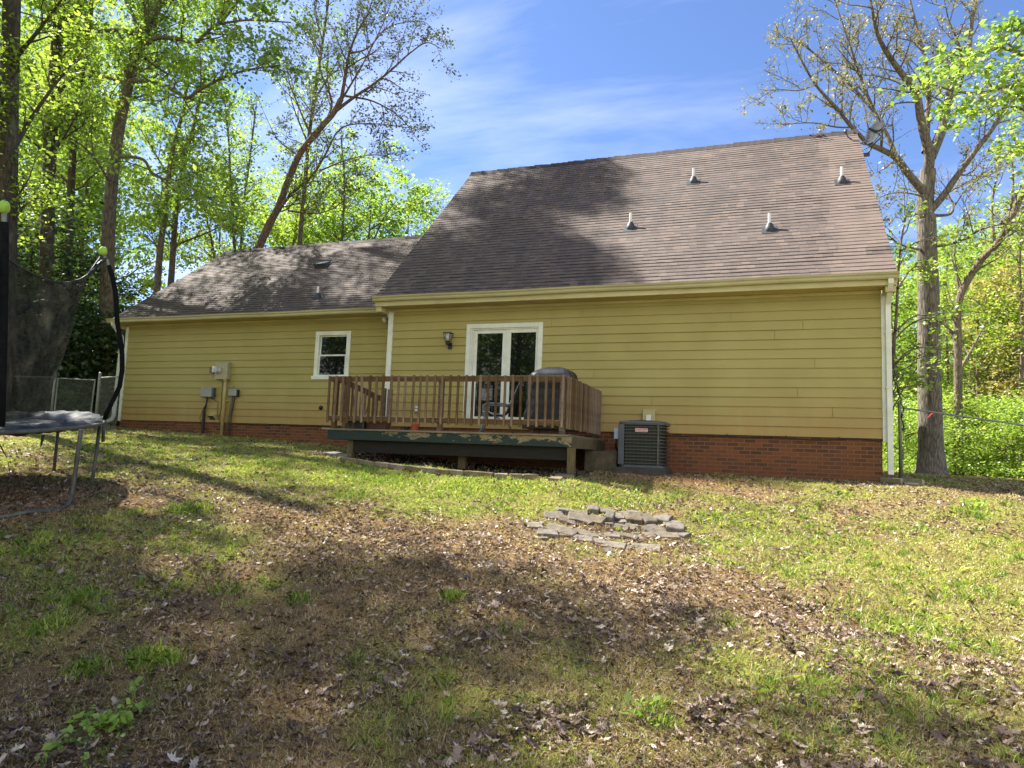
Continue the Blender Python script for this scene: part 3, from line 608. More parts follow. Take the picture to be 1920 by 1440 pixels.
vv = [(-.18,-.19,.018),(.18,-.19,.018),(.18,.17,.018),(-.18,.17,.018),(-.2,-.21,.13),(.2,-.21,.13),(.17,.17,.05),(-.17,.17,.05)]
vv = [tuple(Rm@Vector(q)) for q in vv]; mb.add(vv, [(0,1,5,4),(1,2,6,5),(2,3,7,6),(3,0,4,7),(4,5,6,7)]); mb.build('box_vent', M['darkplastic'], house, bevel=.008, loc=(-3.95,2.74,4.775))

# ------------------------------------------------------------------ fixtures on the walls
dish = thing('satellite_dish', 'grey satellite dish on a bent arm at the top right roof corner', 'satellite dish', (10.15,4.25,7.55))
fp = np.array([10.15,4.25,7.55])
mb = MB(); top = AT(1634, 262, 17.6)-fp; cen = AT(1643, 250, 17.3)-fp
mb.tube([AT(1626,291,17.45)-fp, AT(1630,284,17.4)-fp, AT(1641,268,17.36)-fp, cen+.14*CR-.08*CU, cen+.05*CR-.03*CU], .021, 8); mb.tube([AT(1612,284,17.6)-fp, AT(1641,270,17.36)-fp], .012, 6); f_ = AT(1626,291,17.45)-fp; mb.box(f_[0]-.1, f_[0]+.06, f_[1]-.02, f_[1]+.02, f_[2]-.03, f_[2]+.06)
mb.build('mast', M['steel'], dish, smooth=True)
vw = cen+fp-CAM; vw = vw/np.linalg.norm(vw); n1 = Vector((-CR*.85+CU*.46-vw*.26).tolist()).normalized(); q = n1.to_track_quat('Z','Y').to_matrix().to_4x4(); mb = MB(); V = []; F = []; ns, nr = 28, 7
for lay in (0, 1):
    for r_ in range(nr+1):
        for k in range(ns):
            a = 2*pi*k/ns; rad = r_/nr; p = q@Vector((math.cos(a)*rad*.31, math.sin(a)*rad*.36, .08*rad*rad-lay*.012)); V.append((p.x+cen[0], p.y+cen[1], p.z+cen[2]))
o_ = (nr+1)*ns
for r_ in range(nr):
    for k in range(ns):
        i0, i1, i2, i3 = r_*ns+k, r_*ns+(k+1)%ns, (r_+1)*ns+(k+1)%ns, (r_+1)*ns+k; F.append((i0,i1,i2,i3)); F.append((o_+i3,o_+i2,o_+i1,o_+i0))
for k in range(ns): F.append((nr*ns+k, nr*ns+(k+1)%ns, o_+nr*ns+(k+1)%ns, o_+nr*ns+k))
mb.add(V, F).build('reflector', simple('matt_grey_dish_paint', C(56,60,64), C(40,44,48), 5, .85, spec=.2), dish, smooth=True)
a0 = AT(1637,274,17.28)-fp; P = [a0, AT(1618,270,17.2)-fp, AT(1602,264,17.15)-fp, AT(1590,257,17.1)-fp, AT(1586,248,17.1)-fp]; mb = MB(); mb.tube(P, .016, 7); mb.tube([AT(1585,250,17.1)-fp, AT(1586,243,17.1)-fp], .035, 10); mb.build('feed_arm', M['darkplastic'], dish, smooth=True)

lamp = thing('wall_lantern', 'black wire-caged lantern light on the siding to the left of the glass door', 'wall lamp', (1.59,-.02,1.78))
mb = MB(); mb.lathe([(.055,0),(.06,.015),(.05,.03)], (0,0,0), 16); 
mb2 = MB(); mb2.box(-.05,.05,-.02,.0,-.02,.12); mb2.tube([(0,-.01,.05),(0,-.09,.06),(0,-.13,.11)], .014, 8); mb2.lathe([(.03,-.03),(.05,.0),(.055,.03),(.03,.05)], (0,-.13,.08), 14); mb2.build('bracket', M['blackmetal'], lamp, bevel=.003)
mb = MB(); B = [(-.045,-.175,.13),(.045,-.175,.13),(.045,-.085,.13),(-.045,-.085,.13)]; T_ = [(-.085,-.215,.32),(.085,-.215,.32),(.085,-.045,.32),(-.085,-.045,.32)]
for i in range(4):
    mb.tube([B[i],T_[i]], .007, 5); mb.tube([B[i],B[(i+1)%4]], .007, 5); mb.tube([T_[i],T_[(i+1)%4]], .009, 5); m_ = (np.array(B[i])+np.array(B[(i+1)%4]))/2; n_ = (np.array(T_[i])+np.array(T_[(i+1)%4]))/2
mb.tube([T_[0],(0,-.13,.335),T_[2]], .005, 4); mb.tube([T_[1],(0,-.13,.335),T_[3]], .005, 4); mb.build('cage', M['blackmetal'], lamp)
MB().lathe([(.03,.0),(.05,.06),(.062,.16),(.05,.165)], (0,-.13,.135), 14).build('lamp_glass', M['lampglass'], lamp, smooth=True)

fl = thing('floodlight', 'small pale floodlight under the eave where the two roofs meet', 'floodlight', (-.30,.56,2.62))
mb = MB(); mb.lathe([(.05,0),(.05,.04)], (0,0,.02), 12); mb.tube([(0,0,.02),(-.03,-.06,-.03)], .015, 6); mb.build('mount', M['trim'], fl)
mb = MB(); mb.tube([(0,-.04,0),(-.06,-.12,-.04),(-.10,-.18,-.07)], [.03,.05,.075], 14); mb.build('lamp_head', M['trim'], fl, smooth=True)

mt = thing('electric_meter', 'tan electric meter box with round dial and long conduit on the wing wall', 'electric meter', (-5.28,SB-.02,.75))
mb = MB(); mb.box(-.2,.22,-.13,0,.38,.84); mb.build('meter_box', M['conduit'] if 0 else simple('tan_grey_box_paint', C(168,160,124), C(146,138,104), 5, .5), mt, bevel=.012)
mb = MB(); V = []; R90 = Matrix.Rotation(pi/2, 4, 'X'); g = MB(); g.lathe([(.095,0),(.095,.03),(.08,.035),(.08,.10),(.06,.12)], n=22); v_ = g.v[0]@np.array(R90.to_3x3()).T+np.array([-.08,-.13,.62]); MB().add(v_, g.f).build('dial', simple('meter_glass', C(206,208,198), C(120,122,118), 22, .2), mt, smooth=True)
MB().box(-.42,-.21,-.09,0,.56,.72).build('side_box', M['darkplastic'], mt, bevel=.01)
MB().box(-.30,-.22,-.125,-.092,.57,.74).build('paper_tag', M['pvc'], mt)
mb = MB(); mb.tube([(.13,-.07,.38),(.13,-.065,0),(.13,-.06,-1.15)], .042, 12); mb.tube([(.13,-.07,.39),(.13,-.07,.33)], .052, 12); mb.box(.06,.2,-.02,-.0,-.2,-.16); mb.build('conduit', M['conduit'], mt, smooth=True)
mb = MB(); mb.tube([(.02,-.04,.38),(.0,-.03,.0),(.03,-.03,-.35),(-.02,-.03,-.6),(.04,-.03,-.9)], .007, 5); mb.tube([(-.25,-.04,.56),(-.22,-.03,.5),(-.14,-.03,.46)], .02, 6); mb.build('wire', M['black'], mt)
tb = thing('telephone_box', 'light grey plastic cable box to the left of the meter conduit', 'utility box', (-5.73,SB-.02,.66))
MB().box(-.2,.17,-.11,0,0,.27).build('cover', M['greyplastic'], tb, bevel=.02); MB().box(.17,.22,-.09,0,.04,.25).build('hinge', M['darkplastic'], tb, bevel=.006)
mb = MB(); mb.tube([(0,-.05,0),(-.02,-.05,-.2),(-.08,-.04,-.3),(-.08,-.04,-1.05)], [.02,.02,.034,.034], 8); mb.tube([(.1,-.04,0),(.2,-.03,-.05),(.26,-.03,.02),(.22,-.03,.1)], .008, 5); mb.tube([(-.12,-.03,-.3),(-.22,-.03,-.55),(-.16,-.03,-.75),(-.05,-.03,-.78)], .007, 5); mb.tube([(.05,-.03,0),(.35,-.02,-.12),(.33,-.02,-.3),(.4,-.02,-.6)], .006, 5); mb.build('cable', M['black'], tb)
db = thing('cable_junction_box', 'small pale junction box to the right of the meter conduit', 'utility box', (-4.92,SB-.02,.70))
MB().box(-.11,.16,-.08,0,0,.19).build('cover', M['greyplastic'], db, bevel=.015); MB().box(.16,.2,-.07,0,-.02,.16).build('clip', M['black'], db, bevel=.006)
mb = MB(); mb.tube([(.02,-.04,0),(-.02,-.045,-.4),(-.10,-.05,-1.15)], .02, 8); mb.build('pipe', M['steel'], db, smooth=True)
mb = MB(); mb.tube([(.1,-.04,.0),(.08,-.04,-.1),(.03,-.045,-.5),(.02,-.045,-1.1)], .014, 6); mb.tube([(0,-.03,.18),(.0,-.03,.27),(.06,-.03,.24)], .006, 5); mb.build('cable', M['black'], db)
dv = thing('dryer_vent', 'small square hooded vent low on the siding beside the grey conduit', 'vent', (-5.52,SB-.02,.14))
mb = MB(); mb.box(-.11,.11,-.012,0,-.11,.11); mb.add([(-.1,-.012,.1),(.1,-.012,.1),(.1,-.13,.02),(-.1,-.13,.02),(.1,-.012,-.08),(-.1,-.012,-.08)], [(0,1,2,3),(1,4,2),(0,3,5)]); mb.build('hood', M['conduit'], dv, bevel=.004)
MB().box(-.085,.085,-.03,-.013,-.08,.02).build('flap', M['black'], dv)
hb = thing('wall_hole_cap', 'round black pipe cap low on the wing siding left of the deck', 'pipe cap', (-2.16,SB-.02,.43))
g = MB(); g.lathe([(.055,0),(.055,.02),(.03,.03),(.03,.06)], n=16); MB().add(g.v[0]@np.array(R90.to_3x3()).T, g.f).build('cap', M['black'], hb, smooth=True)
ol = thing('wall_outlet', 'grey covered power outlet on the siding behind the deck railing', 'outlet', (.84,-.02,.40))
mb = MB(); mb.box(-.055,.055,-.03,0,-.08,.08); mb.build('plate', M['greyplastic'], ol, bevel=.006)
for zz in (-.04,.03): MB().box(-.03,.03,-.042,-.031,zz-.01,zz+.03).build('cover', M['pvc'], ol, bevel=.003)
ac2 = thing('disconnect_box', 'khaki painted shutoff box on the siding above the air conditioner', 'outlet', (6.05,-.02,.02))
MB().box(-.12,.13,-.07,0,0,.44).build('box', simple('khaki_box', C(178,168,116), C(160,150,98), 5, .5), ac2, bevel=.01); MB().box(-.045,.05,-.085,-.071,.14,.33).build('outlet_cover', M['pvc'], ac2, bevel=.006)
mb = MB(); xs = np.linspace(5.3, W-.02, 60); mb.tube([(x, -.035-.01*math.sin(x*9), -.025-.018*abs(math.sin(x*1.6))-.012*math.sin(x*5)) for x in xs], .011, 6); 
for x in (7.55, 8.6, 9.5): mb.box(x-.01,x+.01,-.05,-.01,-.03,.01)
tag(mb.build('cable', M['black']), 'black cable sagging along the bottom of the siding above the brick on the right', 'cable')
mb = MB(); xs = np.linspace(-4.7, -.1, 40); mb.tube([(x, SB-.03, -.012-.02*abs(math.sin(x*1.9))-.008*math.sin(x*6)) for x in xs], .010, 6)
tag(mb.build('cable', M['black']), 'thin black cable along the bottom of the wing siding left of the deck', 'cable')
mb = MB(); mb.tube([(5.06,-.03,.70),(5.03,-.07,.69),(5.01,-.06,.55),(5.02,-.05,.35),(4.97,-.05,.15),(4.9,-.05,.06)], .012, 6)
tag(mb.build('cord', M['black'], smooth=True), 'short black cord hanging on the siding beside the right end of the deck railing', 'cord')
mb = MB(); P = [AT(1671,566,13.2), AT(1668,600,13.3), AT(1669,645,13.3), AT(1674,690,13.35), AT(1680,720,13.4), AT(1688,745,13.45), AT(1693,765,13.5), AT(1692,800,13.55), AT(1697,812,13.5)]
P2 = []
for k in range(len(P)-1):
    for t in np.linspace(0, 1, 6)[:-1]: P2.append(P[k]*(1-t)+P[k+1]*t+np.array([.02*math.sin(len(P2)*1.3), .02*math.cos(len(P2)*1.3), 0]))
mb.tube(P2, .009, 5); mb.tube([p+np.array([.02*math.cos(i*1.1), .01, .02*math.sin(i*1.7)]) for i, p in enumerate(P2)], .007, 5)
tag(mb.build('service_cable', M['black']), 'twisted black cable running from the right eave corner to the fence post', 'cable')

# ------------------------------------------------------------------ air conditioner
AX0, AX1, AY0, AY1, AZ0, AZ1 = 5.67, 6.52, -1.2, -.38, -.69, .17
acx, acy = (AX0+AX1)/2, (AY0+AY1)/2
ac = thing('air_conditioner', 'dark grey louvred air conditioner with a red badge against the brick base', 'air conditioner', (acx, acy, AZ0))
hw, hd, hh_ = (AX1-AX0)/2, (AY1-AY0)/2, AZ1-AZ0
def rrect(w, d, r, n=5):
    out = []
    for cx_, cy_, a0 in ((w-r,d-r,0), (-w+r,d-r,pi/2), (-w+r,-d+r,pi), (w-r,-d+r,3*pi/2)):
        out += [(cx_+r*math.cos(a0+pi/2*k/n), cy_+r*math.sin(a0+pi/2*k/n)) for k in range(n+1)]
    return out
def ring(mb, secs, cap=True):
    V = []; n = len(secs[0][0])
    for pts, z in secs: V += [(p[0], p[1], z) for p in pts]
    f = [(i*n+j, i*n+(j+1)%n, (i+1)*n+(j+1)%n, (i+1)*n+j) for i in range(len(secs)-1) for j in range(n)]
    if cap: f += [tuple(range(n))[::-1], tuple((len(secs)-1)*n+j for j in range(n))]
    mb.add(V, f); return mb
coil = simple('dark_coil_fins', C(44,46,40), C(30,32,28), 60, .6, stretch=(1,1,.1)); shell = simple('slate_grey_metal_shell', C(74,79,84), C(60,65,70), 5, .4)
ring(MB(), [(rrect(hw-.05, hd-.05, .1), .05), (rrect(hw-.05, hd-.05, .1), hh_-.06)]).build('coil', coil, ac)
ring(MB(), [(rrect(hw, hd, .12), 0), (rrect(hw, hd, .12), .05)]).build('base_pan', shell, ac, bevel=.006)
ring(MB(), [(rrect(hw+.008, hd+.008, .13), hh_-.07), (rrect(hw+.012, hd+.012, .13), hh_-.03), (rrect(hw, hd, .12), hh_-.004), (rrect(hw-.05, hd-.05, .1), hh_)]).build('top_cover', shell, ac, smooth=False)
lou = simple('greenish_grey_louvre_metal', C(84,86,74), C(62,64,54), 9, .45)
mb = MB(); nl = 12
for i in range(nl):
    z = .085+(hh_-.19)*i/(nl-1); ring(mb, [(rrect(hw-.022, hd-.022, .11), z-.014), (rrect(hw-.004, hd-.004, .12), z-.006), (rrect(hw-.004, hd-.004, .12), z+.003), (rrect(hw-.03, hd-.03, .11), z+.008)])
for x in np.linspace(-hw+.15, hw-.12, 9): mb.tube([(x,-hd+.012,.05), (x,-hd+.012,hh_-.06)], .004, 4)
mb.build('louvre', lou, ac)
mb = MB(); mb.box(-hw-.002, -hw+.11, -hd-.002, -hd+.02, .05, hh_-.065); mb.box(-hw-.003,-hw+.018,-hd+.01,hd-.2,.05,hh_-.065); mb.build('corner_panel', shell, ac, bevel=.008)
MB().box(hw-.135,hw-.105,-hd-.003,-hd+.02,.05,hh_-.065).build('corner_post', lou, ac, bevel=.004)
mb = MB()
for r_ in np.linspace(.08, .34, 7): mb.tube([(r_*math.cos(a), r_*math.sin(a), hh_+.012) for a in np.linspace(0, 2*pi, 25)], .004, 4)
for k in range(8): a = k*pi/4; mb.tube([(.05*math.cos(a),.05*math.sin(a),hh_+.012),(.36*math.cos(a),.36*math.sin(a),hh_+.008)], .005, 4)
mb.build('fan_guard', M['blackmetal'], ac)
badge = MB().box(-.11,.12,-hd-.012,-hd-.001,.655,.725).build('badge', simple('red_badge', C(196,44,40), C(180,34,32), 4, .4), ac, bevel=.01)
mb = MB(); bz0, bz1, bx0, bx1, by = .655, .725, -.11, .12, -hd-.0145
for (a, b, c_, d_) in ((bx0,bx1,bz1-.008,bz1-.002),(bx0,bx1,bz0+.002,bz0+.008)): mb.box(a+.006,b-.006,by,by+.003,c_,d_)
for (a, b) in ((bx0+.002,bx0+.008),(bx1-.008,bx1-.002)): mb.box(a,b,by,by+.003,bz0+.008,bz1-.008)
mb.build('badge_border', M['pvc'], badge)
cu = bpy.data.curves.new('badge_text', 'FONT'); cu.body = 'Goodman'; cu.size = .052; cu.align_x = 'CENTER'; cu.align_y = 'CENTER'; cu.extrude = .001; cu.offset = .0008
to = bpy.data.objects.new('tmp', cu); COL.objects.link(to); bpy.context.view_layer.update()
me = bpy.data.meshes.new_from_object(to.evaluated_get(bpy.context.evaluated_depsgraph_get())); bpy.data.objects.remove(to)
me.materials.clear(); me.materials.append(M['pvc']); lt = bpy.data.objects.new('badge_lettering', me); COL.objects.link(lt); lt.parent = badge; lt.location = (.005, -hd-.015, .691); lt.rotation_euler = (pi/2, 0, 0)
MB().box(-hw-.10,-hw-.005,-hd+.1,-hd+.22,.52,.72).build('service_box', simple('pale_blue_grey_box', C(170,186,200), C(150,166,180), 5, .5), ac, bevel=.006)
mb = MB(); mb.tube([(-hw-.06,-hd+.16,.52),(-hw-.09,-hd+.2,.4),(-hw-.05,-hd+.35,.22),(-hw-.09,-hd+.5,.1),(-hw-.03,-hd+.8,.25)], .018, 7); mb.build('whip_cable', M['black'], ac, smooth=True)
MB().box(AX0-.09,AX1+.02,AY0-.1,AY1+.1,-.84,-.692).build('tmp2', simple('dark_concrete', C(78,74,66), C(52,48,42), 9, .9, bump=.3), bevel=.012)  # plain dark concrete tone
tag(bpy.data.objects['tmp2'], 'flat dark concrete pad under the air conditioner', 'concrete pad').name = 'concrete_pad'

# ------------------------------------------------------------------ deck
deck = thing('wooden_deck', 'weathered wooden deck with railing and peeling green fascia', 'deck', (0,0,0))
DZ = -.165; X0, X1, YD = .30, 5.20, -2.72
mb = MB(); y = YD-.03; k = 0
while y < -.05: mb.box(X0-.04+random.uniform(-.01,.01), X1-.06+random.uniform(-.015,.015), y, min(y+.138,-.04), DZ-.032, DZ+random.uniform(-.003,.003)); y += .145
mb.build('floor', M['woodgrey'], deck, bevel=.004)
MB().box(.38, 5.18, YD+.0, YD+.038, -.375, DZ-.034).build('fascia', M['peel'], deck, bevel=.003)
MB().box(5.142, 5.18, YD+.04, -.06, -.39, DZ-.034).build('fascia', M['woodpost'], deck, bevel=.003)
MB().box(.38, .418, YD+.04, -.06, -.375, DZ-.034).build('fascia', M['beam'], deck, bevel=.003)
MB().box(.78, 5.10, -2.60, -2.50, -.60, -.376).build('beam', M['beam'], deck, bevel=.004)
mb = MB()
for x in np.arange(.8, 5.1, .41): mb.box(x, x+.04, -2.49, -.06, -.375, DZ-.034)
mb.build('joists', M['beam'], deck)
for x, y, w, t_ in ((.76,-2.62,.13,-.376), (2.98,-2.50,.14,-.60), (5.11,-2.71,.13,-.376), (5.0,-.35,.1,-.376), (.8,-.35,.1,-.376)):
    z0 = gz1(x, y)-.15; yy = y+(.105 if y > -2.55 and y < -2 else 0); MB().box(x, x+w, yy, yy+.09, z0, t_-.001).build('post', M['woodpost'], deck, bevel=.006)
# railing
yr_ = YD+.035
def bal(x, y, rz=0, h=.895, lean=0, z0=-.045, along=0, mat='wood', src={}):
    key = (h, mat)
    if key not in src: src[key] = MB().box(-.019,.019,-.019,.019,0,h).build('baluster', M[mat], deck, bevel=.003); o = src[key]
    else: o = src[key].copy(); COL.objects.link(o); o.parent = deck
    o.location = (x, y, z0); o.rotation_euler = (0, lean, 0) if not along else (lean, 0, 0); return o
MB().box(.36, 5.04, yr_, yr_+.038, .735, .835).build('top_rail', M['woodh'], deck, bevel=.005)
MB().box(.36, 5.04, yr_, yr_+.038, -.02, .075).build('bottom_rail', M['woodh'], deck, bevel=.005)
n = 32
for i in range(n):
    x = .34+(5.0-.34)*i/(n-1)
    o = bal(x+random.gauss(0,.006), yr_-.021, lean=random.gauss(0,.006), z0=-.05+random.gauss(0,.006))
    if i in (5,): o.rotation_euler = (0, -.05, 0)
for x, y in ((.43,yr_+.085), (2.68,yr_+.085), (4.99,yr_+.05)): MB().box(x-.045, x+.045, y-.044, y+.044, -.162, .80).build('post', M['woodh'], deck, bevel=.006)
MB().box(5.02, 5.058, yr_+.04, -.12, .735, .835).build('top_rail', M['woodh'], deck, bevel=.005)
MB().box(5.02, 5.058, yr_+.04, -.12, -.03, .065).build('bottom_rail', M['woodh'], deck, bevel=.005)
n = 20
for i in range(n): bal(5.08, yr_+.03+(2.50)*i/(n-1), lean=random.gauss(0,.008), along=1, z0=-.07+random.gauss(0,.008))
MB().box(4.93, 5.018, -.2, -.12, -.162, .84).build('post', M['woodpost'], deck, bevel=.006)
# left side: posts and a dipped gate section
for y, mt_ in ((-2.15,'woodh'), (-.72,'woodh'), (-.45,'woodgrey')): MB().box(.33, .42, y-.045, y+.045, -.162, .80).build('post', M[mt_], deck, bevel=.006)
ys = np.linspace(-2.10, -.78, 9); zt = lambda y: .70-.20*math.sin(pi*(y+2.1)/1.32*.5)**1.0+.04*math.sin(pi*(y+2.1)/1.32)
mb = MB(); V = []
for y in ys: V += [(.35,y,zt(y)), (.39,y,zt(y)), (.39,y,zt(y)+.11), (.35,y,zt(y)+.11)]
mb.add(V, [(i*4+j, i*4+(j+1)%4, i*4+4+(j+1)%4, i*4+4+j) for i in range(8) for j in range(4)]+[(3,2,1,0),(32,33,34,35)]); mb.box(.35,.39,-2.1,-.78,-.02,.07); gate = mb.build('railing_gate', M['woodh'], deck)
for y in np.linspace(-2.0,-.88,8): MB().box(.392,.425,y-.019,y+.019,-.05,zt(y)+.08).build('gate_picket', M['wood'], gate, bevel=.003)
MB().box(.34,.378,-2.68,-2.2,.735,.83).build('top_rail', M['woodh'], deck, bevel=.005)
# things standing on the deck
stk = MB(); stk.tube([(1.02,-2.52,-.16),(1.06,-2.54,.1),(1.16,-2.57,.35),(1.17,-2.57,.55),(1.13,-2.58,.72),(1.16,-2.6,.85)], [.016,.015,.014,.013,.012,.011], 7)
tag(stk.build('stick', M['bark'], smooth=True), 'crooked pale stick leaning inside the left end of the deck railing', 'stick')
stk = MB(); stk.tube([(.82,-2.56,-.16),(.84,-2.56,.15),(.80,-2.57,.4),(.85,-2.57,.6),(.83,-2.6,.83)], [.014,.013,.012,.012,.01], 7)
tag(stk.build('stick', M['bark_dark'], smooth=True), 'thin dark stick upright inside the far left of the deck railing', 'stick')
def trough(x0, x1, y0, y1, h, mat, label):
    t = thing('planter_box', label, 'planter', ((x0+x1)/2,(y0+y1)/2,DZ)); a, b = (x1-x0)/2, (y1-y0)/2; mb = MB()
    ring(mb, [(rrect(a*.86,b*.8,.03),0.002), (rrect(a,b,.04),h-.03), (rrect(a+.015,b+.015,.04),h-.03), (rrect(a+.015,b+.015,.04),h), (rrect(a-.015,b-.015,.03),h), (rrect(a-.03,b-.03,.03),h-.04)]); mb.build('trough', mat, t)
    ring(MB(), [(rrect(a-.03,b-.03,.03),h-.06), (rrect(a-.03,b-.03,.03),h-.039)]).build('potting_soil', M['bark_dark'], t)
    return t
trough(.62,1.02,-2.5,-2.3,.19, M['black'], 'long black planter trough at the left end of the deck')
trough(1.06,1.52,-2.5,-2.28,.20, M['brownpot'], 'long dark red-brown planter trough beside the black one')
def pot(x, y, r, h, mat, label):
    t = thing('flower_pot', label, 'flower pot', (x, y, DZ)); MB().lathe([(r*.7,.002),(r*.92,h*.72),(r*1.08,h*.72),(r*1.1,h),(r*.95,h),(r*.88,h*.7),(r*.7,h*.6)], n=20).build('pot', mat, t, smooth=False)
pot(1.86,-2.0,.085,.15,M['terracotta'],'small terracotta coloured pot on the deck floor'); pot(1.69,-2.02,.055,.09,M['black'],'tiny black pot next to the terracotta one')
ch = thing('patio_chair', 'dark metal folding patio chair with sling seat behind the deck railing', 'chair', (3.45,-1.75,DZ), -1.25)
fr = MB(); sl_ = simple('dark_sling_fabric', C(40,44,50), C(26,28,32), 20, .8); chm = simple('charcoal_blue_chair_metal', C(96,106,120), C(70,78,90), 10, .4)
for s in (-.28,.28):
    fr.tube([(s,-.30,0),(s,-.24,.12),(s,-.20,.40),(s,-.24,.50),(s,-.18,.56),(s,.15,.56),(s,.26,.52)], .018, 8)
    fr.tube([(s,.34,0),(s,.22,.2),(s*.98,-.18,.42)], .012, 8); fr.tube([(s*.96,-.24,.40),(s*.96,.12,.35),(s*.96,.18,.40),(s*.96,.42,.98)], .012, 8)
fr.tube([(-.28,-.30,.015),(.28,-.30,.015)], .012, 8); fr.tube([(-.28,.34,.015),(.28,.34,.015)], .012, 8); fr.tube([(-.27,.42,.98),(.27,.42,.98)], .012, 8)
fr.build('frame', chm, ch, smooth=True)
mb = MB(); pr = [(-.24,.40),(-.05,.365),(.12,.355),(.18,.40)]; V = []
for y, z in pr: V += [(-.265,y,z),(.265,y,z)]
mb.add(V, [(i*2,i*2+1,i*2+3,i*2+2) for i in range(3)]); o = mb.build('seat', sl_, ch); s_ = o.modifiers.new('s','SOLIDIFY'); s_.thickness = .012
mb = MB(); V = []
for t in np.linspace(0,1,6): V += [(-.265,.18+.24*t+.02*math.sin(pi*t),.40+.58*t),(.265,.18+.24*t+.02*math.sin(pi*t),.40+.58*t)]
mb.add(V, [(i*2,i*2+1,i*2+3,i*2+2) for i in range(5)]); o = mb.build('backrest', sl_, ch); s_ = o.modifiers.new('s','SOLIDIFY'); s_.thickness = .012
# covered grill
gl = thing('covered_grill', 'barbecue grill under a black draped cover in the deck corner', 'grill', (4.58,-1.95,DZ))
mb = MB(); secs = []; N = 72; nz_ = 34
for k in range(nz_+1):
    t = k/nz_; z = .10+t*1.15
    if t < .78: w = .43-.04*t; d_ = .33-.05*t
    else: q_ = (t-.78)/.22; w = (.399)*math.sqrt(max(1-q_**2.2*.94, .001)); d_ = (.30)*math.sqrt(max(1-q_**1.9*.97, .001))
    pts = []; base = rrect(w, d_, min(w,d_)*.45, 17)
    for j, (px_, py_) in enumerate(base):
        a = math.atan2(py_, px_); fold = (math.sin(a*9+t*2.2)+.7*math.sin(a*17-t*3+1)+.6*math.sin(a*5+t*5))*.040*(1-t*.75)+.010*math.sin(a*6+t*19)*(t > .6)+.008*math.sin(t*40+a*3)
        r_ = 1+fold/max(math.hypot(px_,py_),.06); pts.append((px_*r_+.03*math.sin(t*3)+(.05*(t-.78)/.22 if t > .78 else 0), py_*r_))
    secs.append((pts, z-.05*(t > .8)*(t-.8)))
mb = ring(MB(), secs); cov = simple('black_vinyl_grill_cover', C(34,34,38), C(24,24,27), 5, .42, bump=.3); o = mb.build('cover', cov, gl, smooth=True)
for sx in (-.28,.28):
    for sy in (-.2,.2): MB().tube([(sx,sy,0),(sx,sy,.16)], .025, 8).build('leg', M['blackmetal'], gl)
# concrete block pier behind the deck's right corner
mb = MB(); mb.box(5.0,5.62,-1.05,-.45,-.95,-.40); tag(mb.build('concrete_step', simple('mossy_stained_concrete', C(104,94,70), C(66,58,42), 6, .95, bump=.4), bevel=.01), 'stained concrete block between the deck and the air conditioner', 'concrete block')

# ------------------------------------------------------------------ brick edging, stepping slabs, splash block
em = simple('worn_tan_edging_brick', C(134,120,92), C(92,80,60), 9, .95, bump=.6, rnd=.3)
def stone_mesh(name, w, d_, h, mat, seed, bev=.012):
    rs = random.Random(seed); mb = MB(); n = 3; V = []
    pts = [(-w/2,-d_/2),(0,-d_/2*rs.uniform(.95,1.08)),(w/2,-d_/2),(w/2*rs.uniform(.95,1.08),0),(w/2,d_/2),(0,d_/2*rs.uniform(.95,1.08)),(-w/2,d_/2),(-w/2*rs.uniform(.95,1.08),0)]
    pts = [(x+rs.uniform(-.06,.06)*w, y+rs.uniform(-.06,.06)*d_) for x, y in pts]
    tops = [(x*.94, y*.93, h+rs.uniform(-.08,.04)*h) for x, y in pts]; V = [(x,y,0) for x, y in pts]+[(x,y,h*.8) for x, y in pts]+tops
    F = [tuple(range(8))[::-1]]+[(i,(i+1)%8,8+(i+1)%8,8+i) for i in range(8)]+[(8+i,8+(i+1)%8,16+(i+1)%8,16+i) for i in range(8)]; V.append((0,0,h)); F += [(16+i,16+(i+1)%8,24) for i in range(8)]
    mb.add(V, F); return mb.build(name, mat, bevel=bev)
epx = [(640,866),(672,871),(704,877),(733,881),(762,884),(790,887),(818,890),(845,892),(872,894),(899,896),(926,898),(953,899),(980,900),(1007,901)]
for i, (a, b) in enumerate(zip(epx[:-1], epx[1:])):
    p, q_ = GPT(*a), GPT(*b); m_ = (p+q_)/2; L = math.hypot(*(q_-p)[:2]); o = stone_mesh('edging_brick', L*.95, .13, .085, em, i, .016)
    on_ground(o, m_[0], m_[1], .012, math.atan2(q_[1]-p[1], q_[0]-p[0])+random.uniform(-.05,.05), .12, random.uniform(-.03,.03))
    tag(o, 'worn tan edging brick in the curved row in front of the deck', 'edging brick', 'edging bricks in front of the deck')
for px, py, w, dd, lb in ((636,855,.5,.28,'flat grey stepping slab by the left front deck post'), (1058,896,.32,.2,'loose tan block lying against the right front deck post'), (1042,902,.22,.14,'small flat stone at the right end of the brick edging')):
    p = GPT(px, py); o = stone_mesh('paving_slab', w, dd, .07, M['concrete'] if w > .4 else em, px); on_ground(o, p[0], p[1], -.015, random.uniform(-.2,.2)); tag(o, lb, 'stone')
sb_ = thing('splash_block', 'concrete splash block under the right downspout', 'splash block', (10.42,-.42,gz1(10.42,-.42)+.01), .25)
mb = MB(); mb.box(-.15,.15,-.42,.35,0,.03); mb.box(-.19,-.15,-.42,.35,0,.09); mb.box(.15,.19,-.42,.35,0,.09); mb.box(-.15,.15,.31,.35,.03,.09); mb.build('tray', simple('tan_splash_concrete', C(176,166,134), C(140,130,100), 9, .95, bump=.4), sb_, bevel=.008)
sb_ = thing('splash_block', 'tan splash block under the left downspout beside the wing corner', 'splash block', (WL-.3,.12,gz1(WL-.3,.12)), -.5)
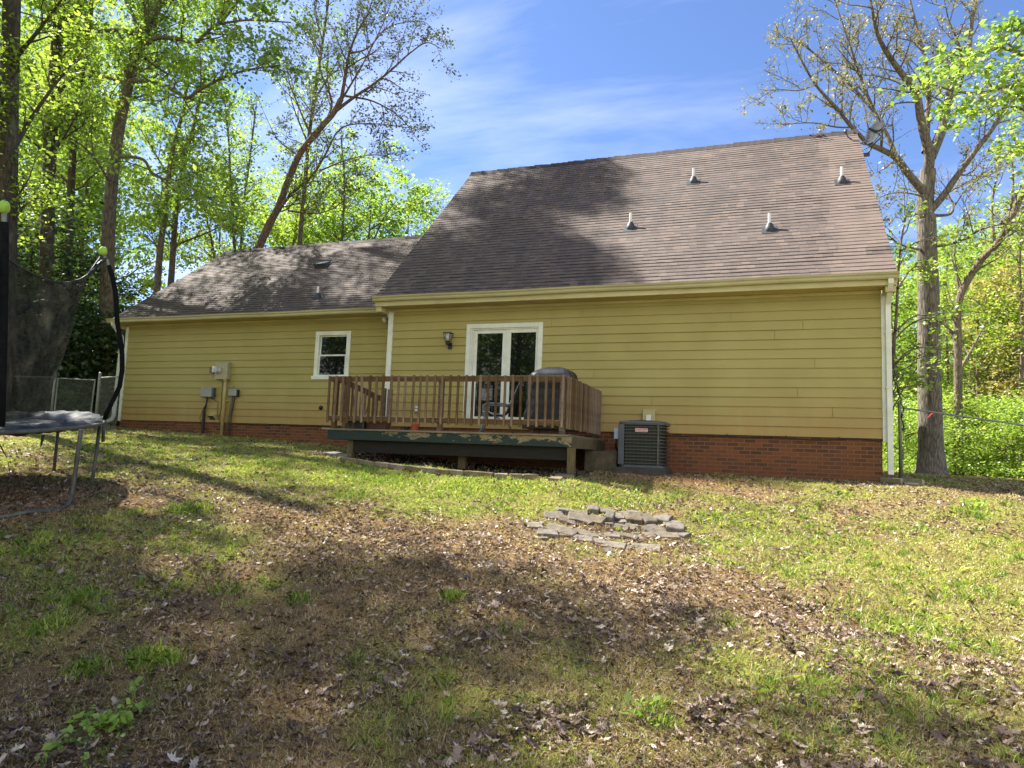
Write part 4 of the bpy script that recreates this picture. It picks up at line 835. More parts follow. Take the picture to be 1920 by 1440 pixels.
mb = MB(); mb.box(-.14,.14,-.3,.3,0,.03); mb.box(-.18,-.14,-.3,.3,0,.08); mb.box(.14,.18,-.3,.3,0,.08); mb.build('tray', em, sb_, bevel=.008)

# ------------------------------------------------------------------ fire pit
pm = simple('grey_brown_paver_stone', C(122,112,96), C(70,62,52), 11, .95, bump=.6, rnd=.3)
PIT = [  # px, py, width m, depth m, thickness, spin, tilt
 (1003,985,.24,.15,.05,.1,0),(1039,966,.30,.17,.06,.5,.1),(1060,958,.28,.16,.06,.3,-.2),(1089,962,.22,.15,.06,.1,0),(1111,958,.20,.15,.09,0,.05),(1137,958,.22,.15,.08,-.05,0),
 (1062,973,.24,.16,.05,.2,.1),(1084,973,.30,.20,.07,.05,.12),(1118,976,.26,.16,.07,-.55,.25),(1141,974,.14,.17,.14,-.1,.1),(1157,970,.2,.14,.06,.1,0),(1172,963,.2,.15,.05,.1,0),(1186,962,.22,.14,.05,-.3,0),
 (1175,974,.16,.19,.06,.1,.1),(1192,974,.22,.17,.09,-.2,.2),(1212,977,.22,.17,.10,.5,.2),(1243,977,.30,.18,.09,-.35,.12),(1262,985,.26,.16,.07,-.3,.1),(1266,994,.24,.15,.10,-.2,0),(1278,1004,.2,.14,.06,-.6,0),
 (1222,992,.24,.14,.06,.7,.15),(1238,996,.2,.13,.06,.4,.1),(1183,986,.2,.13,.05,-.1,.2),(1163,988,.22,.12,.05,-.3,.3),
 (1045,990,.36,.19,.05,-.35,.05),(1026,1001,.28,.16,.07,.05,.05),(1062,1000,.26,.15,.08,-.2,0),(1089,998,.26,.14,.04,-.3,0),(1092,1008,.27,.16,.05,-.1,.05),(1119,1013,.2,.13,.05,.05,.05),(1108,1003,.24,.13,.03,-.1,0),
 (1150,1021,.36,.24,.03,-.15,0),(1206,1025,.44,.26,.04,-.12,.03),(1240,1003,.46,.16,.05,.02,.05),(1147,1003,.24,.12,.03,0,0),(1173,1004,.3,.12,.03,-.1,0),(1195,1006,.18,.12,.05,.3,.1),(1142,1030,.1,.09,.04,.3,.2)]
rp = random.Random(9)
PIT += [(1050+rp.uniform(0,200), 972+rp.uniform(0,30), rp.uniform(.07,.16), rp.uniform(.06,.1), .05, rp.uniform(-1.5,1.5), rp.uniform(-.3,.3)) for _ in range(14)]
PIT += [(1012+rp.uniform(0,60), 990+rp.uniform(0,28), rp.uniform(.1,.18), rp.uniform(.08,.12), .05, rp.uniform(-1.5,1.5), rp.uniform(-.2,.2)) for _ in range(4)]
for i, (px, py, w, dd, h, sp, tl) in enumerate(PIT):
    p = GPT(px, py+4); o = stone_mesh('paver_stone', w*rp.uniform(.78,.98), dd*rp.uniform(1.05,1.3), max(h,.05)*rp.uniform(.8,1.15), pm, 50+i, .014); on_ground(o, p[0], p[1], -.018+(.02 if 958 < py < 996 and h > .06 else 0), YAW*.5+sp+random.uniform(-.12,.12), -tl-.05, random.uniform(-.08,.08))
    tag(o, 'grey-brown paver stone lying in the round fire pit ring on the lawn', 'paver stone', 'paver stones of the fire pit')

# ------------------------------------------------------------------ trampoline
P1, P2_ = AT(152,806,7.8), AT(188,790,9.3); SLX, SLY = -.02, .10
RT = 1.95; vd = (P2_-CAM)[:2]; vd /= np.linalg.norm(vd); left = np.array([-vd[1], vd[0]]); Ct = P2_[:2]+left*RT*.98-vd*.25
zc = P2_[2]-SLX*(P2_[0]-Ct[0])-SLY*(P2_[1]-Ct[1])
def rim(a, r=RT, dz=0): x, y = Ct[0]+r*math.cos(a), Ct[1]+r*math.sin(a); return np.array([x, y, zc+SLX*(x-Ct[0])+SLY*(y-Ct[1])+dz])
tr = thing('trampoline', 'round trampoline with sagging black net and torn blue-black pad', 'trampoline', (0,0,0))
MB().tube([rim(a) for a in np.linspace(0, 2*pi, 60)], .024, 8, cap=False).build('frame_ring', M['steel'], tr, smooth=True)
mat_ = simple('black_woven_mat', C(46,44,44), C(36,34,34), 40, .8); mb = MB()
V = [rim(0, 0, -.05)]; nn = 48
for r_ in (.5,1.1,1.62): V += [rim(a, r_, -.05+.03*(r_/1.62)**2) for a in np.arange(nn)*2*pi/nn]
mb.add(V, [(0,1+j,1+(j+1)%nn) for j in range(nn)]+[(1+k*nn+j,1+(k+1)*nn+j,1+(k+1)*nn+(j+1)%nn,1+k*nn+(j+1)%nn) for k in (0,1) for j in range(nn)]); mb.build('jumping_mat', mat_, tr)
pad = simple('faded_blue_black_vinyl_pad', C(48,52,64), C(24,26,32), 9, .6, bump=.6); mb = MB(); V = []; na, nr_ = 150, 12
for i in range(na):
    a = 2*pi*i/na; w1, w2 = math.sin(a*13)+.6*math.sin(a*29+1), math.sin(a*19+2)+.7*math.sin(a*41)
    up = .09*math.exp(-((((a-1.35+pi)%(2*pi))-pi)/.45)**2)
    for j in range(nr_):
        b = j/(nr_-1); ang = pi*(b*1.25-.15); r_ = RT-.17-.17*math.cos(ang+pi)*1.0+.014*w1*math.sin(pi*b)+.01*math.sin(b*17+a*23); h = .06*math.sin(ang)+.008*w2*b+.010*math.sin(b*21+a*31)+up*(1-b)
        if b > .8: h -= .045*(b-.8)/.2+.003*w1
        V.append(rim(a, r_, h))
mb.add(V, [(i*nr_+j, ((i+1)%na)*nr_+j, ((i+1)%na)*nr_+j+1, i*nr_+j+1) for i in range(na) for j in range(nr_-1)]); o = mb.build('spring_pad', pad, tr, smooth=True); s_ = o.modifiers.new('s','SOLIDIFY'); s_.thickness = .02
tag(o, 'faded blue-black pad, crumpled and torn')
def gpar(px, py): p = GPT(px, py); return p
def leg(top, base, r=.022, curve=None):
    pts = [np.array(top), np.array(top)*.5+np.array(base)*.5, np.array(base)]+([np.array(c) for c in curve] if curve else [])
    MB().tube(pts, r, 9).build('leg', M['steel'], tr, smooth=True)
b1 = gpar(134,940); c1 = [gpar(126,952)+[0,0,.02], gpar(108,959)+[0,0,.02], gpar(50,966)+[0,0,.03], gpar(-10,978)+[0,0,.03]]
leg(AT(152,806,7.8), b1+[0,0,.05], .024, c1)
b2 = gpar(172,912); leg(AT(188,792,9.1), b2, .022)
b3 = gpar(101,884); leg(AT(109,806,10.0), b3, .022)
MB().tube([AT(195,780,9.6), AT(193,828,9.6)], .022, 8).build('leg', M['steel'], tr, smooth=True)
for a in (2.4, 3.2, 4.1): p = rim(a, RT-.02, -.03); MB().tube([p, (p[0], p[1], gz1(p[0],p[1]))], .022, 8).build('leg', M['steel'], tr, smooth=True)
MB().tube([gpar(12,868)+[0,0,.08], AT(3,840,8.0), AT(-6,825,8.0)], .008, 5).build('tie_rope', M['black'], tr)
MB().tube([AT(81,815,7.4), AT(79,826,7.4), AT(76,838,7.4)], [.02,.014,.006], 6).build('loose_strap', M['black'], tr)
# enclosure poles: black foam sleeve, bare tip, lime ball
def pole(sl_pts, tip_pts, ball, r, br):
    po = MB().tube(tip_pts, r*.62, 9).build('pole', M['galv'], tr, smooth=True); MB().tube(sl_pts, r, 12).build('foam_sleeve', M['foam'], po, smooth=True)
    mb = MB(); rs = random.Random(3); V = []; nn, mm = 14, 9
    for i in range(mm+1):
        for j in range(nn):
            th, ph = pi*i/mm, 2*pi*j/nn; q = br*(1+.12*math.sin(ph*4)*math.sin(th*2)); V.append(ball+np.array([q*math.sin(th)*math.cos(ph), q*math.sin(th)*math.sin(ph), q*math.cos(th)*1.15]))
    mb.add(V, [(i*nn+j, (i+1)*nn+j, (i+1)*nn+(j+1)%nn, i*nn+(j+1)%nn) for i in range(mm) for j in range(nn)]); mb.build('ball_cap', M['limeball'], po, smooth=True)
D_ = 9.4
pole([AT(x, y, D_) for x, y in ((204,498),(211,520),(216,545),(218,575),(220,605),(226,638),(229,665),(229,695),(224,725),(213,748),(203,768),(196,786))], [AT(x, y, D_) for x, y in ((194,478),(201,487),(204,498),(208,512))], AT(193,471,D_), .031, .055)
pole([AT(x, y, 6.8) for x, y in ((8,417),(8,480),(7,560),(5,650),(3,730),(1,800))], [AT(x, y, 6.8) for x, y in ((8,400),(8,417),(8,430))], AT(7,388,6.8), .038, .055)
# net: hung between the poles, folds and sag are real
def mat_net():
    t = NT('black_safety_net'); uv = t.coord('UV'); tr_ = t.new('ShaderNodeBsdfTransparent'); d = t.new('ShaderNodeBsdfDiffuse'); tl = t.new('ShaderNodeBsdfTranslucent')
    n = t.noise(uv, 7, 5, .7); c_ = t.ramp(n, [(.3, C(36,36,34)), (.7, C(76,74,66))]); t.link(c_, d.inputs[0]); t.link(c_, tl.inputs[0])
    m1 = t.new('ShaderNodeMixShader'); m1.inputs[0].default_value = .3; t.link(d.outputs[0], m1.inputs[1]); t.link(tl.outputs[0], m1.inputs[2])
    w = t.noise(t.coord('UV', (260,260,1)), 1.0, 1, .5); f = t.ramp(w, [(.36, (.45,.45,.45,1)), (.6, (1,1,1,1))])
    m = t.new('ShaderNodeMixShader'); t.link(f, m.inputs[0]); t.link(tr_.outputs[0], m.inputs[1]); t.link(m1.outputs[0], m.inputs[2]); t.link(m.outputs[0], t.out.inputs[0]); return t.m
M['net'] = mat_net()
def interp(P, t):
    P = np.array(P, float); s = np.linspace(0, 1, len(P)); return np.array([np.interp(t, s, P[:,k]) for k in range(P.shape[1])])
topc = [(-70,470,6.3),(10,482,6.9),(30,497,7.1),(60,513,7.5),(95,527,8.0),(125,530,8.4),(150,524,8.8),(165,515,9.1)]
botc = [(-70,800,6.6),(0,792,7.0),(20,790,7.2),(35,786,7.4),(50,783,7.7),(62,780,8.0),(72,777,8.3),(84,774,8.6)]
V = []; UV = []; nu, nv = 60, 44
rightx = [165,158,149,143,137,129,120,110,100,92,86]
for i in range(nu):
    u = i/(nu-1); a, b = interp(topc, u), interp(botc, u)
    for j in range(nv):
        v = j/(nv-1); sh = np.interp(v, np.linspace(0,1,11), rightx)-(165*(1-v)+86*v)
        x = a[0]*(1-v)+b[0]*v+sh*u; y = a[1]*(1-v)+b[1]*v; dd = a[2]*(1-v)+b[2]*v
        dd += .07*math.sin(u*17+v*5)*v+.05*math.sin(u*31-v*9)+.03*math.sin(v*22+u*11)+.12*math.sin(u*6+1.5*v)
        V.append(AT(x, y, dd)); UV.append((u*2.6, v*1.8))
MB().add(V, [(i*nv+j, i*nv+j+1, (i+1)*nv+j+1, (i+1)*nv+j) for i in range(nu-1) for j in range(nv-1)], UV).build('safety_net', M['net'], tr, smooth=True)
MB().tube([AT(*interp(topc, t)) for t in np.linspace(0,1,30)], .011, 6).build('net_edge', M['black'], tr, smooth=True)
MB().tube([AT(164,516,9.1), AT(176,505,9.2), AT(188,492,9.35), AT(201,484,9.4)], .02, 6).build('strap', M['black'], tr); MB().tube([AT(164,515,9.1), AT(178,496,9.25), AT(190,479,9.38)], .013, 6).build('strap', M['black'], tr)

# ------------------------------------------------------------------ chain-link fences
def wire_panel(a, b, z0, z1, parent, r=.0022, sp=.058):
    a, b = np.array(a, float), np.array(b, float); L = np.linalg.norm((b-a)[:2]); h = z1-z0; mb = MB(); n = int((L+h)/sp)
    dr = (b-a)/L
    for s in (1, -1):
        for k in range(n+1):
            c = k*sp; t0, t1 = max(0, c-L), min(h, c)
            if t1-t0 < .02: continue
            xa, xb = c-t0, c-t1; 
            if s < 0: xa, xb = L-xa, L-xb
            pa, pb = a+dr*xa, a+dr*xb; mb.tube([(pa[0], pa[1], pa[2]+z0+t0), (pb[0], pb[1], pb[2]+z0+t1)], r, 3, cap=False)
    return mb.build('chain_link_mesh', M['galv'], parent)
fz = lambda p: gz1(p[0], p[1])
fc = thing('chain_link_fence', 'low chain-link fence between the trampoline and the left house corner', 'fence', (0,0,0))
fA, fB, fC_, fD_, fE = AT(-120,760,17.5), AT(98,760,16.9), AT(177,760,16.7), AT(182,760,16.6), AT(222,760,16.0)
def fpost(p, top, r=.03, par=fc): MB().tube([(p[0],p[1],fz(p)-.05),(p[0],p[1],top),(p[0],p[1],top+.03)], [r,r,r*.5], 9).build('fence_post', M['galv'], par, smooth=True)
tz = 1.0
fpost(fB, tz+.03); fpost(fD_, tz+.03, .034); fpost(fA, tz)
for a, b in ((fA, fB), (fD_, fE)):
    MB().tube([(a[0],a[1],tz-.08),(b[0],b[1],tz-.08)], .02, 8).build('top_rail', M['galv'], fc, smooth=True); a2, b2 = a.copy(), b.copy(); a2[2] = b2[2] = 0; wire_panel(a2, b2, fz(b)+.03, tz-.08, fc)
gt = thing('chain_link_gate', 'narrow chain-link gate standing beside the wing corner behind the trampoline', 'gate', (0,0,0)); g0, g1 = fB+(fC_-fB)*.07, fC_-(fC_-fB)*.04
zb = fz(g0)+.08; MB().tube([(g0[0],g0[1],zb),(g0[0],g0[1],tz-.1),(g1[0],g1[1],tz-.13),(g1[0]-.05,g1[1],zb-.03),(g0[0],g0[1],zb)], .019, 8).build('gate_frame', M['galv'], gt)
a2, b2 = g0.copy(), g1.copy(); a2[2] = b2[2] = 0; wire_panel(a2, b2, zb, tz-.12, gt)
fr_ = thing('chain_link_fence', 'fence post and sloping top rail running away past the right house corner', 'fence', (0,0,0))
q0, q1 = AT(1687,762,13.6), AT(2050,820,20.5); fpost(q0, .78, .034, fr_)
MB().tube([(q0[0],q0[1],.68),(q1[0],q1[1],.68)], .021, 8).build('top_rail', M['galv'], fr_, smooth=True)
q2 = q0*.1+q1*.9; fpost(q2, .75, .03, fr_)

# ------------------------------------------------------------------ TREES
def smooth_path(P, k=5):
    P = np.array(P, float)
    if len(P) < 3: return np.array([P[0]*(1-t)+P[-1]*t for t in np.linspace(0, 1, k+1)])
    Q = np.vstack([2*P[0]-P[1], P, 2*P[-1]-P[-2]]); out = []
    for i in range(1, len(Q)-2):
        for t in np.arange(k)/k:
            a, b, c, d = Q[i-1], Q[i], Q[i+1], Q[i+2]; out.append(.5*((2*b)+(-a+c)*t+(2*a-5*b+4*c-d)*t*t+(-a+3*b-3*c+d)*t**3))
    out.append(Q[-2]); return np.array(out)
def leaves_at(c, size, rng, flat=.5):
    """kite-shaped leaves, returns (n*4,3)"""
    n = len(c); A = rng.normal(0, 1, (n,3)); A[:,2] = A[:,2]*flat-.25; A /= np.linalg.norm(A, axis=1)[:,None]
    B = rng.normal(0, 1, (n,3)); B[:,2] *= flat; B -= A*(A*B).sum(1)[:,None]; B /= np.linalg.norm(B, axis=1)[:,None]+1e-9
    s = (size*rng.uniform(.45, 1.55, n))[:,None]
    return np.stack([c-A*s*.5, c-B*s*.36+A*s*.05, c+A*s*.6, c+B*s*.36+A*s*.05], 1)
class Tree:
    def __init__(s, seed, lsize=.11, perleaf=9, spread=.16, lvl=2, up=.25, dens=1.0, twigr=.006, tipbias=.25, kl=(.42,.5)):
        s.mb = MB(); s.r = np.random.default_rng(seed); s.L = []; s.lsize, s.per, s.spread, s.lvl, s.up, s.dens, s.twigr, s.tipbias, s.kl = lsize, perleaf, spread, lvl, up, dens, twigr, tipbias, kl
    def limb(s, P, r0, r1, sides=8, kids=True, start=.25, k=5, jit=.0, klen=None, nk=None):
        P = smooth_path(P, k); n = len(P)
        if jit: P[1:-1] += s.r.normal(0, jit, (n-2, 3))
        rad = r0+(r1-r0)*np.linspace(0, 1, n)**.85; s.mb.tube(P, rad, sides, cap=False)
        if kids:
            L = np.linalg.norm(np.diff(P, axis=0), axis=1).sum(); s.kids(P, rad, L, 0, start, klen, nk)
        return s
    def kids(s, P, rad, L, lev, start, klen=None, nk=None):
        if lev >= s.lvl: return
        n = nk if nk else max(3, int((L*(1.6, 3.4, 4)[lev])*s.dens)); kl = klen if klen else L*s.kl[min(lev,1)]
        for i in range(n):
            t = start+(1-start)*(i+s.r.uniform(0, 1))/n; f = t*(len(P)-1); j = min(int(f), len(P)-2); p = P[j]+(P[j+1]-P[j])*(f-j); T = P[j+1]-P[j]; T = T/(np.linalg.norm(T)+1e-9)
            q = s.r.normal(0, 1, 3); q -= T*(q@T); q /= np.linalg.norm(q)+1e-9; d = T*s.r.uniform(.45, .9)+q*s.r.uniform(.6, 1.0); d[2] += s.up; d /= np.linalg.norm(d)
            l = kl*s.r.uniform(.5, 1.1)*(1.15-.6*t); m = 5 if lev == 0 else 4; pts = [p]; dd = d.copy()
            for a in range(m): dd = dd+s.r.normal(0, .17, 3)+np.array([0,0,s.up*.18]); dd /= np.linalg.norm(dd); pts.append(pts[-1]+dd*l/m)
            pts = np.array(pts); r0 = min(np.interp(t, np.linspace(0,1,len(rad)), rad)*.6, .012*l+.012 if lev == 0 else .006*l+.006); r0 = max(r0, s.twigr); rr_ = np.linspace(r0, s.twigr*.6, m+1)
            s.mb.tube(pts, rr_, 5 if lev == 0 else 3, cap=False)
            if lev+1 < s.lvl: s.kids(pts, rr_, l, lev+1, .2)
            if lev+1 == s.lvl or s.lvl == 1: s.foliate(pts)
        if lev > 0: s.foliate(P[-2:])
    def foliate(s, pts):
        n = s.r.poisson(s.per)
        if not n: return
        f = s.r.uniform(s.tipbias, 1.05, n)*(len(pts)-1); j = np.clip(f.astype(int), 0, len(pts)-2); c = pts[j]+(pts[j+1]-pts[j])*(f-j)[:,None]; s.L.append(c+s.r.normal(0, s.spread, (n,3))*[1,1,.6])
    def cloud(s, c, R, n, cl=.5, sq=.55):
        """leaf sprays filling an irregular ellipsoid"""
        c = np.array(c, float); k = max(3, n//60); u = s.r.normal(0, 1, (k,3)); u /= np.linalg.norm(u, axis=1)[:,None]; u *= s.r.uniform(.25, 1.0, k)[:,None]**.5*(1+.22*np.sin(u[:,:1]*5+u[:,1:2]*7))
        cc = c+u*np.array(R); m = s.r.integers(0, k, n); sz = s.r.uniform(.6, 1.3, k)[m][:,None]*cl; s.L.append(cc[m]+s.r.normal(0, 1, (n,3))*sz*[1,1,sq])
    def build(s, name, label, bark, leafm, group=None, loc=None, cat='tree'):
        t = thing(name, label, cat, group=group); b = s.mb.build('trunk', bark, t, smooth=True); 
        if s.L:
            c = np.concatenate(s.L); V = leaves_at(c, s.lsize, s.r); lo, hi = c[:,2].min(), c[:,2].max()+.01
            v = np.clip(.5+s.r.normal(0, .25, len(c))+(vnoise(c[:,0]*1.1+7, c[:,2]*1.1+c[:,1]*.9, 4)-.5)*.7, 0, 1); fast_mesh('crown', V, 4, leafm, {'v': v}, t)
        return t
def PXP(path, d, dd=0, r=None):
    n = len(path); return [AT(x, y, d+dd*i/max(n-1,1)) for i, (x, y) in enumerate(path)]
def rooted(path, d):
    """px trunk path at depth d, continued straight down to the ground"""
    P = PXP(path, d); b = P[0]; g = gz1(b[0], b[1])
    return ([np.array([b[0]-.02, b[1], g-.2]), np.array([b[0], b[1], g+.4])] if b[2] > g+.7 else [np.array([b[0], b[1], g-.2])])+P
ZZ = lambda z: (1280+z[0]/2.769, z[1]/2.769)

# big oak on the right
t = Tree(11, .062, 8, .08, 2, .22, 2.0, .008, .1)
D_ = 20.0; tr0 = rooted([(1746,860),(1744,780),(1742,660),(1741,560),(1738,470),(1737,415)], D_)
t.limb(tr0+PXP([ZZ((1258,1110)), ZZ((1262,1000)), ZZ((1275,880))], D_), .36, .20, 14, False)
t.mb.tube([tr0[0], tr0[0]+np.array([0,0,.35]), tr0[0]+np.array([0,0,.9])], [.55,.40,.34], 14, cap=False)
LM = [([(1272,900),(1280,800),(1240,640),(1210,480),(1120,360),(1040,240),(1000,140),(980,20),(960,-120)], .19, .02, -1.5),
 ([(1258,790),(1270,640),(1272,400),(1230,200),(1180,0),(1150,-180)], .12, .02, 1.5),
 ([(1285,820),(1350,660),(1380,500),(1420,400),(1480,300),(1500,130),(1530,-20),(1560,-200)], .18, .02, .5),
 ([(1262,1010),(1170,900),(1110,820),(1030,775),(960,740),(870,650),(800,560),(690,440),(600,280),(560,200)], .14, .015, -2.0),
 ([(1110,820),(1060,700),(1000,590),(940,450),(900,330),(850,180),(790,0),(770,-120)], .09, .015, 1.0),
 ([(1000,590),(900,470),(780,360),(660,260),(560,200),(480,180)], .055, .01, 1.2),
 ([(690,440),(600,470),(520,465),(420,470)], .03, .008, .5), ([(900,660),(800,660),(700,640),(600,640),(520,650)], .035, .008, -1.5),
 ([(1262,1120),(1350,1020),(1420,920),(1530,770),(1620,650),(1700,500),(1770,400),(1880,250)], .14, .03, -1.5),
 ([(1280,1120),(1390,1110),(1400,1050),(1370,1010),(1450,960),(1560,900),(1640,850)], .06, .012, 1.5),
 ([(1245,1300),(1130,1270),(1090,1240),(1010,1180)], .05, .01, -1.5), ([(1262,1290),(1450,1250),(1550,1190),(1680,1160),(1790,1150)], .06, .015, -2),
 ([(1250,1020),(1150,1000),(1060,1010),(1000,1040)], .035, .01, -1), ([(1370,670),(1460,620),(1560,560),(1660,530)], .04, .01, 1.5), ([(1380,540),(1450,420),(1440,250),(1380,100),(1350,-60)], .06, .012, -1.5),
 ([(1210,480),(1100,420),(980,380),(940,280),(960,180)], .035, .01, 1.6)]
for P, a, b, dd in LM: t.limb(PXP([ZZ(q) for q in P], D_-.05, dd), a*.84, b*.8, 8, True, .22, 4, klen=1.7)
oak = t.build('oak_tree', 'tall pale-barked oak with sparse gold buds and wide bare limbs right of the house', M['bark_oak'], M['leaf_oak'])
mk = AT(1747,776,D_-.38); MB().tube([mk+np.array([-.10,0,-.12]), mk+np.array([-.02,-.0,-.02]), mk+np.array([.11,.03,.06])], [.01,.022,.01], 6).build('tmpmark', M['red'])
tag(bpy.data.objects['tmpmark'], 'red ribbon tied on the trunk of the big oak', 'ribbon').name = 'ribbon'
# low gold-green sprays in front of the oak
for k, (cx_, cy_, d, n, sd) in enumerate([(1700,560,17.5,1500,1),(1760,640,18.5,1300,2),(1720,700,18,900,3)]): pass
t = Tree(12, .12, 7, .14, 2, .05, 1.0, .007)
b0 = rooted([(1668,800),(1672,700),(1680,600),(1684,520),(1690,450),(1700,400)], 18.5); t.limb(b0, .07, .02, 7, True, .3, 4, klen=1.8)
for P in ([(1680,620),(1720,590),(1770,600),(1820,590)], [(1676,690),(1700,660),(1745,650),(1790,660)], [(1684,540),(1715,500),(1760,510)], [(1672,740),(1700,725),(1740,720)], [(1690,470),(1730,450),(1790,440),(1850,450)]): t.limb(PXP(P, 18.4, .6), .03, .008, 5, True, .1, 3, klen=.9)
t.build('understory_tree', 'slender yellow-green understory tree between the house corner and the big oak', M['bark'], M['leaf_yellow'])
# leaning tree with thin trunk right of the oak
t = Tree(13, .12, 9, .2, 2, .2, 1.0)
t.limb(rooted([(1798,860),(1797,760),(1796,660),(1797,570)], 24)+PXP([(1815,525),(1842,485),(1866,462),(1893,415),(1921,352),(1945,280)], 24, -1.5), .15, .09, 8, True, .3, 4, klen=2.2)
for P in ([(1797,650),(1770,600),(1755,560)], [(1797,700),(1830,640),(1850,600)], [(1866,462),(1860,380),(1875,300),(1870,220)], [(1800,560),(1790,470),(1800,400)], [(1893,415),(1900,330),(1890,250)]): t.limb(PXP(P, 24, 1), .06, .01, 5, True, .2, 4, klen=1.6)
t.build('leaning_tree', 'slim tree right of the oak whose trunk bends away to the right', M['bark'], M['leaf_yellow'])
# slim far trunks
def slim(path, d, r0, seed, mat, label, bark='bark', klen=2.0, per=12, name='slim_tree', lim=(), r1=.03, ls=.13, start=.35, dens=1.0, group=None):
    t = Tree(seed, ls*.88, int(per*1.15), .20, 2, .2, dens*1.35); P = rooted(path, d); t.limb(P, r0, r1, 8, True, start, 4, klen=klen)
    for q, a in lim: t.limb(PXP(q, d, t.r.uniform(-1.5, 1.5)), a, a*.18, 6, True, .2, 4, klen=1.5)
    return t.build(name, label, M[bark], M[mat], group)
slim([(1835,840),(1833,740),(1832,640),(1836,560)], 27, .09, 21, 'leaf_green', 'thin straight trunk among green leaves right of the leaning tree')
slim([(1872,860),(1871,740),(1874,640),(1870,540)], 30, .08, 22, 'leaf_rust', 'thin sapling with rusty young leaves near the right edge', ls=.14, per=14)
slim([(1915,860),(1914,740),(1917,620),(1912,500),(1916,400)], 25, .12, 23, 'leaf_rust', 'rusty-leaved tree cut by the right edge of the view', per=12)
slim([(1775,860),(1777,700),(1772,560),(1778,470)], 32, .1, 24, 'leaf_yellow', 'yellowish tree standing directly behind the big oak', per=12)
# near overhanging bough at top right, tree stands outside the frame
t = Tree(31, .062, 26, .12, 2, -.05, 1.3, .006); g0 = AT(2230,900,9.5); g0[2] = gz1(g0[0],g0[1])-.2
t.limb([g0, AT(2235,600,9.5), AT(2230,350,9.5), AT(2215,100,9.5), AT(2200,-150,9.5)], .22, .12, 10, False)
for P in ([(2220,250),(2100,180),(1990,165),(1900,160),(1830,175),(1770,165),(1735,150)], [(2225,330),(2120,260),(2020,230),(1950,215),(1890,200),(1850,225)], [(2228,430),(2120,370),(2020,330),(1960,300),(1910,270)], [(2215,120),(2100,60),(2000,30),(1930,50),(1890,90)], [(1990,165),(1930,110),(1880,90),(1830,100),(1790,90)]): t.limb(PXP(P, 9.5, -.4), .045, .008, 6, True, .35, 4, klen=.75)
t.build('maple_tree', 'fresh bright green maple bough hanging in from the top right corner', M['bark'], M['leaf_green'])

# left group
t = Tree(41, .11, 15, .20, 2, .15, 1.6); D_ = 22
t.limb(rooted([(196,640),(200,560),(205,400),(218,270),(240,160),(262,80),(300,0),(345,-110),(380,-260)], D_), .27, .10, 12, True, .55, 4, klen=3)
for P, a, dd in (([(262,66),(225,57),(190,58),(165,60),(130,50),(80,35),(30,20)], .085, -3), ([(255,100),(285,75),(310,70),(345,75),(365,81),(400,50),(430,42),(470,38),(545,42)], .09, -2.5),
  ([(225,225),(240,160),(262,152),(300,157),(330,172),(350,184),(372,170),(420,145),(470,130),(525,122)], .10, -3), ([(240,158),(210,148),(170,142),(140,146),(95,130),(50,140)], .06, 2), ([(213,296),(240,294),(270,300),(285,325),(310,336),(340,340),(375,362),(410,378),(440,380)], .06, -3.5),
  ([(262,80),(250,30),(220,-40),(200,-140)], .08, 2), ([(272,110),(300,130),(340,150),(420,180)], .05, 3), ([(300,0),(380,-40),(470,-70),(560,-90)], .08, -2), ([(210,350),(180,300),(150,270),(110,250)], .05, -2)): t.limb(PXP(P, D_-.1, dd), a, a*.2, 7, True, .3, 4, klen=1.9)
for k, (q, tt) in enumerate([((1.0,1.0,4.3),12.5),((2.4,1.6,4.9),13.5),((3.6,.7,4.0),13),((2.6,3.3,6.6),12),((1.6,2.6,5.9),14),((3.6,3.0,6.3),12.5),((.6,.4,3.7),13.5),((4.2,.1,3.4),14),((1.9,.2,3.6),12.6),((3.2,4.2,7.5),13.4)]):  # unseen leaf clouds added up the sun direction to shade the main roof
    p = np.array(q)+np.array([-.8,.18,1.0])*tt; t.cloud(p, (.95,.75,.9), 2600, .30); t.limb([np.array([-11.5,5.6,15.5]), np.array([-10.5,5.2,16.6])*.5+p*.5, p], .05, .012, 5, False)
for k, (q, tt) in enumerate([((-7.4,1.2,3.6),10),((-6.2,2.6,4.7),9.5),((-5.0,1.2,3.6),11),((-4.4,3.2,5.1),10),((-3.0,1.0,3.4),12),((-2.2,2.8,4.8),11.5),((-1.2,1.6,3.9),12),((-.8,3.6,5.4),11),((-7.8,3.2,5.1),9.5),((-3.6,2.1,4.3),13)]):  # thinner leaf sprays added along the sun direction to dapple the wing roof
    t.cloud(np.array(q)+np.array([-.8,.18,1.0])*tt, (1.0,.8,.9), 650, .4)
t.build('maple_tree', 'big leaning maple with long crooked limbs behind the trampoline', M['bark'], M['leaf_green'])
slim([(2,700),(8,560),(12,400),(16,200),(22,0),(30,-250)], 15.5, .30, 42, 'leaf_yellow', 'thick dark trunk at the left edge behind the trampoline', 'bark_dark', 2.6, 17, 'big_tree', [([(14,300),(60,220),(110,150),(160,90)],.07),([(12,200),(-60,120),(-120,40)],.07),([(18,120),(70,60),(130,-20)],.07),([(10,430),(50,380),(90,330)],.05)], .16, start=.5, ls=.095)
slim([(84,700),(88,450),(95,250),(105,100),(115,-20),(125,-240)], 20, .24, 43, 'leaf_yellow', 'second dark trunk from the left edge, straight and thick', 'bark_dark', 2.6, 12, 'big_tree', [([(92,300),(130,240),(170,160)],.05),([(98,200),(60,140),(30,60)],.06),([(108,60),(160,0),(220,-60)],.06)], .13, start=.5)
